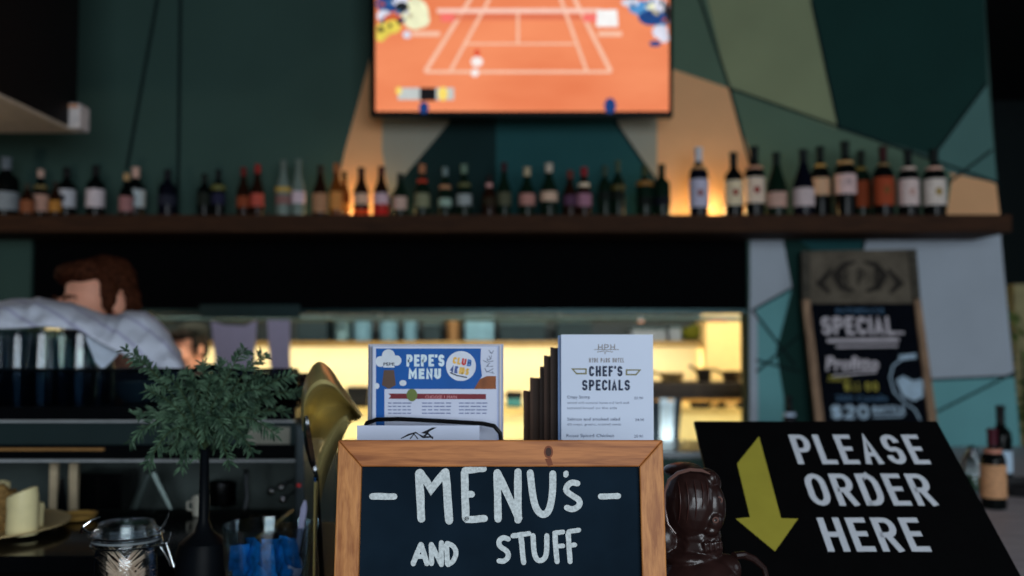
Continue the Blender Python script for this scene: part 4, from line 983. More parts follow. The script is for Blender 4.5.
# black and white leaflet in front of the stand
LY = 1.065; lf = thing('leaflet', 'white leaflet with black brush marks just above the blackboard frame', 'leaflet', (W(418, 430, LY).x, LY, CZ))
a, b = W(357, 425.5, LY), W(479.5, 425.5, LY)
obj('leaflet_paper', MB().box((a.x, LY, CZ+.0006), (b.x, LY+.0016, a.z)), M('leaflet_white', (198, 206, 228), .5, var=.06, scale=8), lf, smooth=False)
g = MB(); LP = YP(LY); l1 = PM(LP, .0004)
g.flat([(421, 433), (432, 427.6), (437, 427.2), (430, 431), (427, 434)], l1); g.ribbon([(401, 438.5), (409, 434.5), (416, 432.5), (419, 434.5), (423, 437), (433, 437)], [.8, 1.8, 1.4, .8, 2.2, 1], l1); g.ribbon([(410, 438.8), (414, 434), (418, 438.8)], 1, l1)
g.ribbon([(424, 436), (428, 433.5), (433, 438.5)], 1.6, l1)
obj('brush_drawing', g, M('leaflet_ink', (16, 18, 30), .5), lf, smooth=False)

# ------------------------------------------------------------------ CHEF'S SPECIALS menus
SY = 1.14
sx0, sx1 = W(561, 335, SY).x, W(653, 335, SY).x
cs_ = thing('white_menu', 'tall pale menu card of chef specials standing behind the blackboard', 'menu', ((sx0+sx1)/2, SY, CZ))
cbm = MB(); z1 = W(600, 334.5, SY).z
cbm.box((sx0, SY, CZ+.0065), (sx1, SY+.0015, z1))
obj('menu_card', cbm, M('menu_pale_blue', (202, 212, 232), .45, var=.03, scale=9), cs_, smooth=False)
CP = YP(SY); c1, c2 = PM(CP, .0003), PM(CP, .0006)
g = MB(); letters(g, "CHEF'S", 589, 622.5, 376.3, 366, 2.1, c1, gap=.28); letters(g, 'SPECIALS', 582, 630, 390.5, 379.8, 2.1, c1, gap=.24)
obj('menu_title', g, M('title_navy', (40, 50, 74), .6), cs_, smooth=False)
g = MB()
g.ribbon([(572.5, 369), (586, 369), (586, 373.6), (576.5, 373.6)], 1.5, c1, closed=True); g.ribbon([(640, 370), (626.5, 370), (626.5, 374.6), (636, 374.6)], 1.5, c1, closed=True)
obj('side_flourish', g, M('flourish_olive', (122, 118, 84), .5), cs_, smooth=False)
g = MB(); letters(g, 'HPH', 598, 615, 350.2, 344.2, 1, c1, gap=.3); g.ribbon([(594, 349.5), (619, 349.5)], .7, c1); g.ribbon([(597, 352), (604, 351), (605, 354), (606, 351), (613, 352)], .7, c1)
letters(g, 'HYDE PARK HOTEL', 589, 624, 362.4, 358, .8, c1, gap=.35)
obj('crest', g, M('crest_gold_grey', (138, 134, 136), .5), cs_, smooth=False)
g = MB()
for txt, x, y, s_, wd in (('Crispy Shrimp', 567, 398.5, 4.3, 23), ('23.90', 634, 399.2, 3.6, 9), ('Salmon and smoked salad', 567, 420.5, 4.3, 53), ('24.90', 635, 421, 3.6, 9), ('Roast Spiced Chicken', 566, 437, 4.3, 48), ('25.90', 634, 437.4, 3.6, 9)):
    fonttext(g, txt, x, y, s_, c1, width=wd, bold=.012)
for txt, x, y, s_, wd in (('served with seasonal leaves and herb aioli', 567, 403.8, 3.4, 62), ('toasted bread on the side', 567, 409, 3.4, 50), ('dill mayo, greens, toasted seeds', 567, 425.4, 3.4, 54)):
    fonttext(g, txt, x, y, s_, c1, width=wd)
obj('menu_text', g, M('menu_text_slate', (86, 96, 122), .6), cs_, smooth=False)
mh_ = thing('menu_rack', 'low dark rack gripping the feet of the menu boards', 'rack', ((sx0+sx1)/2-.015, 1.2, CZ))
obj('rack_base', MB().box((W(522, 400, 1.14).x, 1.125, CZ+.0005), (sx1+.004, 1.30, CZ+.006)), M('rack_dark', (40, 26, 20), .5), mh_, smooth=False)
obj('rack_lip', MB().box((W(556, 400, 1.14).x, 1.125, CZ+.0062), (sx1+.004, 1.13, CZ+.03)), M('rack_dark'), mh_, smooth=False)
# card directly behind, slate edge, then brown boards stepping away
steps = [(558.5, 652, 336, 1.146, (96, 116, 150), 'slate blue backed menu card directly behind the white one'), (551, 645, 348, 1.168, (46, 34, 30), 'brown menu board first behind the slate one'), (544.5, 636, 356, 1.19, (56, 38, 30), 'brown menu board second in the stepping row'), (540.5, 628, 367, 1.212, (44, 32, 28), 'brown menu board third in the stepping row'), (530.5, 620, 378, 1.236, (60, 42, 32), 'brown menu board fourth in the stepping row'), (524, 612, 391, 1.26, (66, 44, 32), 'lowest brown menu board, last in the stepping row')]
for x0, x1, y0, Y, col, lb in steps:
    a, b = W(x0, y0, Y), W(x1, y0, Y); t = thing('menu_board', lb, 'menu', ((a.x+b.x)/2, Y, CZ+.006), 'menu boards behind the specials card')
    th = .003 if y0 == 336 else .009
    obj('board_cover', MB().box((a.x, Y, CZ+.0065), (b.x, Y+th, a.z)), M('cover_%d' % int(y0), col, .5, var=.15), t, smooth=False, bevel=.0008)
    obj('board_edge', MB().box((a.x-.0006, Y-.0006, CZ+.0065), (a.x+.003, Y+th+.0006, a.z+.0006)), M('cover_edge_%d' % int(y0), tuple(int(c*1.25) for c in col), .5), t, smooth=False)

# ------------------------------------------------------------------ PLEASE ORDER HERE sign
sa = math.radians(36)
sn = Vector((0, -math.sin(sa), math.cos(sa))); sd = Vector((0, -math.cos(sa), -math.sin(sa)))
st_ = W(815.5, 421, 1.45); SPL = Plane(st_, sn)
sw = (W(937, 421, 1.45).x-W(694, 421, 1.45).x)/2; SL = (st_.z-CZ-.0065)/math.sin(sa)
sign = thing('order_sign', 'sloping black counter sign with white capitals and a yellow arrow', 'sign', (st_.x, 1.3, CZ))
def sp_(u, v, o): return st_+Vector((u, 0, 0))+sd*v+sn*o
m_ = MB(); vs = [sp_(u, v, o) for o in (0, -.006) for u, v in ((-sw, 0), (sw, 0), (sw, SL), (-sw, SL))]
m_.add(vs, [(0,1,2,3),(7,6,5,4),(0,4,5,1),(1,5,6,2),(2,6,7,3),(3,7,4,0)])
obj('sign_panel', m_, M('sign_black', (8, 8, 9), .5, var=.1, spec=.1), sign, smooth=False, bevel=.001)
obj('rear_strut', MB().box((st_.x-sw*.9, 1.438, CZ+.0005), (st_.x+sw*.9, 1.443, st_.z-.01)), M('sign_black'), sign, smooth=False)
def uv(px, py):
    p = SPL.at(px, py); return (p.x-st_.x, (p-st_).dot(sd))
loc_ = lambda u, v: sp_(u, v, .0006)
loc_.n = sn
g = MB()
for txt, (xl, yl), (xr, yb_), yt in (('PLEASE', (804, 466), (930, 463), 434.5), ('ORDER', (808, 507), (940, 504.5), 474.5), ('HERE', (829, 552), (932, 552), 518)):
    if txt == 'ORDER': u0 = uv(807, 490)[0]; u1 = uv(939.5, 505.5)[0]; vb = uv(870, 506)[1]; vt = uv(870, 474)[1]
    elif txt == 'PLEASE': u0 = uv(798, 464)[0]; u1 = uv(931, 463.5)[0]; vb = uv(860, 464.5)[1]; vt = uv(860, 435)[1]
    else: u0 = uv(828, 552)[0]; u1 = uv(932, 552)[0]; vb = uv(880, 552)[1]; vt = uv(880, 518)[1]
    # local frame: v grows downwards, so baseline vb > vt
    letters(g, txt, u0, u1, vb, vt, .0086, loc_, gap=.27)
obj('sign_lettering', g, M('sign_white', (196, 200, 208), .5, var=.05), sign, smooth=False)
g = MB(); g.flat([(759, 436.6), (781, 518.5), (798, 519), (775, 551.8), (735.6, 519), (750, 517.5), (737, 464)], PM(SPL, .0006))
obj('yellow_arrow', g, M('arrow_yellow', (160, 150, 58), .5, var=.05), sign, smooth=False)

# ------------------------------------------------------------------ brown carved figurine
FY = 1.02
WOODB = M('polished_dark_wood', (38, 22, 20), .32, var=.3, scale=40, stretch=(1, 1, .2), coat=.12, spec=.35)
fk = FY/1000
fg = thing('carved_figurine', 'polished dark brown carved figurine with a round head between blackboard and sign', 'figurine', (W(700, 560, FY).x, FY, CZ))
def E(px, py, rx, ry, dY=0, rd=None): return ('e', W(px, py, FY+dY), (rx*fk, (rd or rx)*fk, ry*fk))
def Cp(a, b, ra, rb, dY=0): return ('c', W(a[0], a[1], FY+dY), W(b[0], b[1], FY+dY), ra*fk, rb*fk)
bz0 = W(700, 676, FY).z
el = [E(692, 505, 29, 39), E(683, 470, 20, 8, .012), E(704, 484, 17, 16), E(711, 508, 14.5, 26, -.01), E(711, 479, 6, 8, -.012), E(713, 521, 10, 11, -.018), E(710, 530, 9, 6, -.018),
      Cp((697, 535), (697, 556), 24, 26), Cp((711, 536), (713, 548), 9, 10, -.012), E(697, 590, 46, 42), E(726, 570, 15, 16, -.008), E(690, 556, 30, 12), E(697, 640, 44, 50),
      E(665, 540, 14, 20)]
for k in range(4): el.append(Cp((705+k*5, 544-k*.6), (706+k*5, 551-k*.8), 2.3, 2.0, -.0245))
bobj('body', el, WOODB, fg, voxel=.0011, smooth=2)
obj('plinth', MB().lathe([(.05, 0), (.052, .003), (.05, .012), (.04, .014)], (W(697, 560, FY).x, FY, CZ), 32), WOODB, fg)
band = [(676, 534), (668, 524), (664.5, 508), (664.5, 492), (669, 480), (678, 473), (690, 469.5), (702, 470.5), (710, 474)]
obj('head_band', MB().tube([W(x, y, FY-.024+.00004*(abs(x-690))**1.4) for x, y in band], [.0005, .0012, .0014, .0016, .0018, .002, .002, .0018, .0006], 8), M('band_lighter_wood', (96, 70, 64), .25, coat=.3), fg)
for px in (678, 686, 694, 701, 706):
    pts_ = []
    for k in range(7):
        y = 481+k*(7 if px < 700 else 5); dx = (px-692)/29; dy = (y-505)/39; d = math.sqrt(max(.02, 1-dx*dx-dy*dy))
        pts_.append(W(px+2.5*math.sin(k*.5), y, FY-29*fk*d-.0006))
    obj('carved_groove', MB().tube(pts_, [.0002, .0006, .0007, .0007, .0007, .0006, .0002], 6), M('groove_brown', (54, 30, 27), .3), fg)
def ring(px, py, r, dY, tr, nm, mt):
    c_ = W(px, py, FY+dY); obj(nm, MB().tube([c_+Vector((r*math.cos(a), 0, r*math.sin(a))) for a in [2*PI*k/14 for k in range(14)]], tr, 6, closed=True), mt, fg)
ring(719, 500, .0028, -.021, .0011, 'eye', MATS['band_lighter_wood']); ring(715.5, 520, .0024, -.031, .001, 'mouth', MATS['band_lighter_wood'])
obj('arm', MB().tube([W(734, 556, FY-.01), W(744, 555, FY), W(754, 559, FY), (W(764, 568, FY)), W(770, 590, FY), W(760, 620, FY)], [.004, .004, .0036, .003, .003, .004], 10), WOODB, fg)

# ------------------------------------------------------------------ clip-top jar of toothpicks
JY = 1.15
jc = W(126, 560, JY); jr = .0345
jt = W(126, 540, JY).z-CZ   # neck height
jar = thing('clip_top_jar', 'clear glass clip-top jar full of toothpicks at the counter edge', 'jar', (jc.x, JY, CZ))
obj('jar_body', MB().lathe([(jr*.8, .0006), (jr*.97, .003), (jr, .012), (jr, jt-.018), (jr*.94, jt-.008), (jr*.96, jt), (jr*.9, jt), (jr*.88, jt-.01), (jr*.93, jt-.02), (jr*.93, .012), (jr*.85, .006)], (jc.x, JY, CZ), 48), GLASS, jar)
obj('neck_ring', MB().lathe([(jr*.98, jt-.008), (jr*1.08, jt-.007), (jr*1.08, jt-.001), (jr*.98, jt)], (jc.x, JY, CZ), 40, caps=False), GLASS, jar)
obj('rubber_seal', MB().lathe([(jr*.92, jt+.0003), (jr*1.08, jt+.0003), (jr*1.08, jt+.0028), (jr*.92, jt+.0028)], (jc.x, JY, CZ), 40), M('seal_grey', (150, 160, 165), .3, trans=.5), jar)
obj('lid', MB().lathe([(jr*.95, jt+.003), (jr*1.13, jt+.003), (jr*1.14, jt+.009), (jr*1.05, jt+.0115), (jr*.9, jt+.016), (jr*.86, jt+.021), (jr*.55, jt+.0235), (jr*.2, jt+.024), (jr*.2, jt+.022), (jr*.5, jt+.0215), (jr*.78, jt+.018), (jr*.84, jt+.006)], (jc.x, JY, CZ), 48), GLASS, jar)
WIRE = M('steel_wire', (190, 196, 200), .2, 1)
ringp = [Vector((jc.x+jr*1.1*math.cos(a), JY+jr*1.1*math.sin(a), CZ+jt-.004)) for a in [2*PI*k/32 for k in range(32)]]
obj('wire_collar', MB().tube(ringp, .0011, 6, closed=True), WIRE, jar)
lidr = [Vector((jc.x+jr*1.16*math.cos(a), JY+jr*1.16*math.sin(a), CZ+jt+.007)) for a in [2*PI*k/32 for k in range(32)]]
obj('lid_wire', MB().tube(lidr, .0011, 6, closed=True), WIRE, jar)
def J(px, py, dY=0): return W(px, py, JY+dY)
for d in (-.008, .008):
    obj('clasp_wire', MB().tube([J(158, 533, d), J(165, 525, d), J(169, 513, d), J(170, 510, d*.5), J(166, 519, d), J(160, 530, d), J(163, 541, d), J(160, 546, d), J(165, 554, d), J(171, 566, d*.3)], .0011, 6), WIRE, jar)
obj('clasp_lever', MB().tube([J(171, 532), J(169, 541), J(165, 548), J(160, 547), J(161, 544), J(166, 543), J(169, 552), J(174, 567)], .0013, 6), WIRE, jar)
obj('hinge', MB().tube([J(95, 535, -.008), J(88, 532, -.008), J(82, 528, -.005), J(81, 533, 0), J(84, 526, .005), J(92, 520, .008), J(100, 517, .008)], .0013, 6), WIRE, jar)
tp = MB().lathe([(.0002, 0), (.0009, .006), (.001, .02), (.001, .048), (.0009, .06), (.0002, .066)], n=6).me('toothpick', M('birch_wood', (246, 208, 184), .6, var=.1))
tr_ = random.Random(11)
for k in range(84):
    if k < 54:
        a = tr_.uniform(0, 2*PI); rr_ = jr*.9*math.sqrt(tr_.random()); lx, ly = tr_.uniform(-6, 6), tr_.uniform(-4, 4)-3*math.cos(a); z = CZ+.016+tr_.uniform(0, .012)
        mt_ = T((jc.x+rr_*math.cos(a)*.95, JY+rr_*math.sin(a)*.8, z)) @ Rx(lx) @ Ry(ly)
    else:
        ly = tr_.choice((-1, 1))*tr_.uniform(38, 60); z = CZ+.045+(k-54)*.0012
        y_ = tr_.uniform(-.5, .05)*jr
        mt_ = T((jc.x-math.sin(math.radians(ly))*.031+tr_.uniform(-.004, .004), JY+y_, z)) @ Ry(ly) @ Rx(tr_.uniform(-5, 5))
    o = bpy.data.objects.new('toothpick', tp); C.objects.link(o); o.matrix_world = mt_
    finish(o, 'pale wooden toothpick inside the clip-top jar', 'toothpick', 'toothpicks in the clip-top jar')

# ------------------------------------------------------------------ plate with candles and food, on the ledge
PY = 1.70
pcn = W(-39, 527, PY); pr_ = .17
plt = thing('round_plate', 'round yellowish plate on the black ledge at the left edge', 'plate', (pcn.x, PY, LZ))
obj('plate_dish', MB().lathe([(.09, .0006), (.1, .002), (.15, .008), (pr_, .014), (pr_, .016), (.15, .0115), (.11, .005), (.02, .0045)], (pcn.x, PY, LZ), 56), M('plate_glaze', (200, 176, 128), .3, var=.12, scale=20), plt)
WAX = M('candle_wax', (226, 214, 164), .4, var=.08, scale=30)
def candle(px0, px1, top, base, Y, lb, slant=0):
    zb = LZ+.0056; a = W(px0, base, Y); b = W(px1, top, Y); r = (b.x-a.x)/2; cx = (a.x+b.x)/2; h = b.z-zb
    t = thing('wax_candle', lb, 'candle', (cx, Y, zb), 'cream candles on the round plate')
    m_ = MB(); prof = [(r*.97, 0), (r, .004), (r, h*.5), (r*.98, h*.75), (r*.93, h*.9), (r*.6, h*.93), (r*.3, h*.86)]
    m_.lathe(prof, (cx, Y, zb), 28)
    for v in m_.v:
        if v.z > zb+h*.6: v.z += (v.x-cx)/r*slant*h*((v.z-zb)/h-.6)/.4
        nn = noise.noise(v*60); v.x += nn*.0018; v.y += nn*.0015
    obj('wax_body', m_, WAX, t)
    obj('wick', MB().tube([(cx, Y, zb+h*.8), (cx+.001, Y, zb+h*.9), (cx+.003, Y, zb+h*.95)], .0008, 6), BLACK, t)
candle(7, 38, 487, 535, 1.66, 'large cream candle with a slanting rim at the front of the plate', .16)
candle(31, 44, 500, 530, 1.72, 'slim cream candle behind the large slanting one')
candle(-14, 10, 478, 530, 1.75, 'pale candle at the left, behind the brown crust')
fcx = W(4, 520, 1.70)
bobj('bread_crust', [('e', W(4+dx, 505+dy, 1.70+dd), (r_, r_, r_*.8)) for dx, dy, dd, r_ in ((0, 0, 0, .018), (6, -10, .01, .013), (-4, -14, 0, .014), (-12, 0, -.01, .02), (2, 10, -.01, .018), (-6, 12, 0, .018), (4, 20, 0, .016), (-8, 24, 0, .018))], M('crust_brown', (128, 100, 58), .8, var=.5, scale=60, bump=.6), loc=(fcx.x, 1.70, LZ), voxel=.003, disp=.008, dscale=60)
finish(bpy.context.scene.collection.objects['bread_crust'], 'rough brown and olive crust heaped beside the large candle', 'bread')
# small gilt dish behind
c = W(77, 521, 1.82)
dsh = obj('gilt_dish', MB().lathe([(.02, .0005), (.03, .003), (.036, .012), (.034, .012), (.028, .005), (.01, .004)], (c.x, 1.82, LZ), 28), M('gilt', (190, 150, 80), .35, .5), loc=(c.x, 1.82, LZ))
finish(dsh, 'little gilt dish on the ledge between plate and jar', 'dish')

# ================================================================== COFFEE MACHINE
MY = 2.06
BENCH = .90
bn_ = obj('machine_bench', MB().box((-2.2, 2.0, 0), (-.30, 2.46, BENCH)), M('bench_black', (14, 16, 18), .4), loc=(-1.2, 2.3, 0), smooth=False)
finish(bn_, 'low black bench under the coffee machine', 'bench')
cmx0, cmx1 = -1.75, W(296, 440, MY).x
mz = lambda py: W(200, py, MY).z
cfm = thing('coffee_machine', 'long mirror finished espresso machine with black top at the left', 'coffee machine', ((cmx0+cmx1)/2, 2.3, BENCH))
MIR = M('mirror_steel', (44, 60, 62), .3, .35, var=.15, scale=3)
obj('upper_body', MB().box((cmx0, MY, mz(445)), (cmx1, 2.42, mz(421))), MIR, cfm, smooth=False, bevel=.002)
obj('top_deck', MB().box((cmx0, MY-.012, mz(420)), (cmx1, 2.42, mz(406))), M('machine_black', (8, 10, 13), .25), cfm, smooth=False, bevel=.004)
obj('chrome_strip', MB().box((cmx0, MY-.016, mz(421.7)), (cmx1-.0, MY-.004, mz(419.8))), M('bright_trim', (190, 196, 200), .3, .3), cfm, smooth=False)
obj('lower_band', MB().box((cmx0, MY+.006, mz(460)), (cmx1, 2.4, mz(445.5))), M('machine_black'), cfm, smooth=False)
obj('brass_strip', MB().box((cmx0, MY-.002, mz(450.5)), (W(104, 449, MY).x, MY+.0055, mz(448.2))), M('strip_brass', (186, 138, 84), .35, .3), cfm, smooth=False)
obj('chrome_strip', MB().box((cmx0, MY-.006, mz(461.6)), (cmx1, MY+.0055, mz(459.4))), M('bright_trim'), cfm, smooth=False)
obj('side_post', MB().box((cmx1+.001, MY-.014, BENCH+.03), (cmx1+.02, 2.42, mz(424))), M('post_steel', (84, 96, 102), .3, .4), cfm, smooth=False, bevel=.004)
obj('machine_base', MB().box((cmx0, MY, BENCH+.001), (cmx1, 2.42, BENCH+.11)), M('machine_black'), cfm, smooth=False, bevel=.004)
obj('splash_panel', MB().box((cmx0, 2.34, BENCH+.1102), (cmx1, 2.36, mz(460.5))), M('splash_steel', (84, 96, 94), .4, .3, var=.25, scale=5), cfm, smooth=False)
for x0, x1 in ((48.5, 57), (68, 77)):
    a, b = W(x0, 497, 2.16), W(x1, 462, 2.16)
    obj('reflected_bar', MB().box((a.x, 2.16, BENCH+.1102), (b.x, 2.175, W(x0, 461, 2.16).z-.004)), M('reflection_cream', (206, 188, 156), .4), cfm, smooth=False, bevel=.002)  # cream reflections in the steel, modelled as solid bars
obj('black_drum', MB().box((W(84, 500, 2.28).x, 2.22, BENCH+.1102), (W(131, 500, 2.28).x, 2.33, W(84, 474, 2.22).z)), GLOSSB, cfm, smooth=False, bevel=.006)
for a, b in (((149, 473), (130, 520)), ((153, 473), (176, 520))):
    obj('reflected_leg', MB().tube([W(*a, 2.2), W(*b, 2.2)], .009, 8), M('reflection_grey', (88, 102, 100), .35, .5), cfm)  # grey leg reflections in the steel, modelled as slanted tubes
obj('group_head', MB().lathe([(.03, 0), (.034, .01), (.034, .05), (.02, .055)], W(222, 505, 2.2)-Vector((0, 0, .0)), 24), CHROME, cfm)
obj('portafilter', MB().tube([W(62, 478, 2.12), W(62, 496, 2.12), W(62, 520, 2.12)], [.004, .008, .010], 10), GLOSSB, cfm)
obj('steam_wand', MB().tube([W(246, 470, 2.1), W(246, 484, 2.09), W(247, 498, 2.08), W(244, 512, 2.07)], .0055, 8), CHROME, cfm)
for px, py in ((271, 491), (281, 487), (283, 499)):
    c = W(px, py, 2.1); obj('control_knob', MB().lathe([(.0005+.008*math.sin(PI*k/8), -.008*math.cos(PI*k/8)) for k in range(9)], c, 14), CHROME, cfm)
    obj('knob_stem', MB().tube([c+Vector((0, .006, 0)), c+Vector((0, .23, 0))], .003, 6), CHROME, cfm)
c = W(268, 437, MY-.004); 
obj('badge_plate', MB().box((W(247, 440, MY).x, MY-.003, mz(444)), (W(290, 440, MY).x, MY-.0002, mz(427))), M('badge_steel', (150, 150, 138), .4, .4), cfm, smooth=False)
c = W(311, 487, 2.06); obj('red_light', MB().lathe([(.002, 0), (.004, .002), (.003, .005)], (cmx1+.01, MY-.015, W(310, 487, 2.04).z), 12, mat=None), M('red_lamp', (200, 40, 40), .3, emit=.4), cfm)
# tray rail with tinted glass, cups zone
zt = mz(406)+.0005
obj('tinted_guard', MB().box((cmx0, MY-.008, zt), (W(300, 380, MY).x, MY-.004, mz(371))), thinglass('tinted_glass', (150, 166, 178), .12, .5), cfm, smooth=False)
obj('guard_rail', MB().tube([(cmx0, MY-.006, mz(370)), (cmx1+.004, MY-.006, mz(370))], .004, 8), M('rail_dark', (14, 22, 28), .25, .6), cfm)
obj('hopper_housing', MB().box((W(186, 380, 2.2).x, 2.12, zt), (cmx1+.01, 2.4, W(200, 377, 2.12).z)), M('machine_black'), cfm, smooth=False, bevel=.012)
obj('hopper_handle', MB().tube([W(x, y, 2.14) for x, y in ((190, 378), (193, 370), (203, 366), (216, 366), (226, 371), (229, 379))], .005, 8), M('rail_dark'), cfm)
# tumblers upside down on the deck
gl_spots = [(-34, 2.22), (-8, 2.16), (18, 2.24), (42, 2.15), (62, 2.25), (80, 2.16), (98, 2.27)]
names_ = ['half out of frame', 'at the left edge of the frame', 'second in the rear row under the cloth', 'in the front row with bright rim glints', 'behind the two front tumblers', 'front tumbler nearest the folded white cloth corner', 'last in the rear row beside the white cloth corner']
for (px, Y), nm in zip(gl_spots, names_):
    top = W(px, 332, Y).z; x = W(px, 380, Y).x; h = top-zt; r0, r1 = .036, .029
    t = thing('glass_tumbler', 'upturned ribbed glass tumbler, ' + nm, 'glass', (x, Y, zt), 'upturned tumblers on the coffee machine')
    m_ = MB(); nn_ = 48; prof = [(r0, 0), (r0, .004), (r0*.98, h*.3), (r1*1.04, h*.85), (r1, h-.004), (r1*.8, h), (r1*.4, h), (r1*.4, h-.012), (r1*.82, h-.014), (r1*.95, h*.8), (r0*.91, h*.3), (r0*.93, 0)]
    m_.lathe(prof, (x, Y, zt), nn_, caps=False)
    for i, v in enumerate(m_.v):
        if i // nn_ in (2, 3):
            k = i % nn_; s = 1+.03*(1 if k % 4 < 2 else -1); v.x = x+(v.x-x)*s; v.y = Y+(v.y-Y)*s
    n_ = len(prof); m_.f += [[(n_-1)*nn_+k, (n_-1)*nn_+(k+1) % nn_, (k+1) % nn_, k] for k in range(nn_)]; m_.m += [0]*nn_
    m_.f.append([6*nn_+k for k in range(nn_)]); m_.m.append(0)
    obj('tumbler_wall', m_, TUMBLER, t)
    obj('tumbler_foot', MB().lathe([(r1*.82, h+.0004), (r1*.9, h+.001), (r1*.9, h+.003), (r1*.5, h+.004)], (x, Y, zt), 24), TUMBLER, t)
# striped cloth thrown over the tumblers
def lerp_tab(tab, x):
    for (x0, y0), (x1, y1) in zip(tab, tab[1:]):
        if x0 <= x <= x1: return y0+(y1-y0)*(x-x0)/(x1-x0)
    return tab[-1][1] if x > tab[-1][0] else tab[0][1]
top_t = [(-70, 312), (-20, 306), (0, 301), (10, 298), (40, 298), (75, 304), (105, 314), (116, 315), (127, 311), (145, 311), (158, 319), (170, 333), (180, 351), (187, 371)]
hem_t = [(-70, 328), (0, 329), (40, 327), (75, 329), (84, 333), (96, 340), (118, 352), (140, 363), (152, 371), (187, 374)]
cl = MB(); NX, NV = 110, 26
for i in range(NX+1):
    px = -70+257*i/NX; tt_, hh_ = lerp_tab(top_t, px), lerp_tab(hem_t, px)
    for j in range(NV+1):
        v = j/NV
        if v < .5:
            f = v/.5; py = hh_+(tt_-hh_)*math.sin(f*PI/2); Y = 2.10+.17*(1-math.cos(f*PI/2))
        else:
            f = (v-.5)/.5; py = tt_+26*(1-math.cos(f*PI/2)); Y = 2.27+.18*math.sin(f*PI/2)
        p = W(px, py, Y)
        wv = noise.noise(Vector((px*.035, py*.08, 1.3)))*.020+noise.noise(Vector((px*.09+py*.06, py*.03, 4)))*.010
        edge = math.sin(PI*min(1, v*2)) if v < .5 else 1
        p.y -= wv*(.35+.65*edge); p.z += wv*.25*edge
        cl.v.append(p)
for i in range(NX):
    for j in range(NV):
        a = i*(NV+1)+j; cl.f.append([a, a+1, a+NV+2, a+NV+1]); cl.m.append(0)
CLO = bpy.data.materials.new('striped_tea_towel'); CLO.use_nodes = True; MATS['striped_tea_towel'] = CLO
nt = CLO.node_tree; b = nt.nodes['Principled BSDF']; b.inputs['Roughness'].default_value = .9
tc = nt.nodes.new('ShaderNodeTexCoord'); wv_ = nt.nodes.new('ShaderNodeTexWave'); wv_.inputs['Scale'].default_value = 7; wv_.inputs['Distortion'].default_value = 1.2; wv_.bands_direction = 'DIAGONAL'
rp = nt.nodes.new('ShaderNodeValToRGB'); rp.color_ramp.elements[0].position = .0; rp.color_ramp.elements[0].color = lin((176, 178, 204)); rp.color_ramp.elements[1].position = .15; rp.color_ramp.elements[1].color = lin((206, 212, 228))
nt.links.new(tc.outputs['Object'], wv_.inputs['Vector']); nt.links.new(wv_.outputs['Fac'], rp.inputs[0]); nt.links.new(rp.outputs[0], b.inputs['Base Color'])
co = obj('tea_towel', cl, CLO, loc=W(60, 310, 2.25)); co.modifiers.new('s', 'SOLIDIFY').thickness = .003
finish(co, 'creased pale tea towel thrown over the upturned tumblers', 'cloth')
# hanging folded corner of a second napkin
nk = MB(); fl = [(84, 334), (120, 352), (104, 369), (96, 366), (90, 350)]
for yy, sc_ in ((2.125, 0), (2.14, 0)): pass
nk.prism([(84, 335), (102, 341), (120, 352), (111, 362), (102, 370), (95, 362), (90, 350)], Plane((0, 2.13, 0), (.15, -1, .1)), 0, .004)
no = obj('folded_napkin', nk, M('napkin_white', (196, 208, 226), .9), loc=W(100, 360, 2.13), smooth=False, bevel=.0015); finish(no, 'white folded napkin corner hanging below the tea towel beside the tumblers', 'napkin')
# white saucer leaning beside
c = W(132, 380, 2.12)
sc2 = obj('white_bowl', MB().lathe([(.02, .0004), (.03, .002), (.045, .02), (.05, .045), (.047, .045), (.04, .02), (.02, .006)], (c.x, 2.16, zt), 32), M('cream_china', (206, 206, 196), .3), loc=(c.x, 2.16, zt)); finish(sc2, 'cream china bowl on the machine behind the tinted guard', 'bowl')
# white cup on ledge
c = W(190, 518, 1.8)
cup = thing('white_cup', 'small off-white cup on the ledge beside the herb bottle', 'cup', (c.x, 1.86, LZ))
hc = W(190, 496, 1.86).z-LZ
obj('cup_body', MB().lathe([(.011, .0005), (.0135, .003), (.015, hc*.6), (.0155, hc), (.0135, hc), (.013, .006)], (c.x-.0, 1.86, LZ), 24), M('cup_white', (200, 198, 184), .35), cup)
obj('cup_handle', MB().tube([(c.x-.014, 1.86, LZ+hc*.75), (c.x-.024, 1.86, LZ+hc*.7), (c.x-.024, 1.86, LZ+hc*.35), (c.x-.014, 1.86, LZ+hc*.3)], .002, 8), MATS['cup_white'], cup)

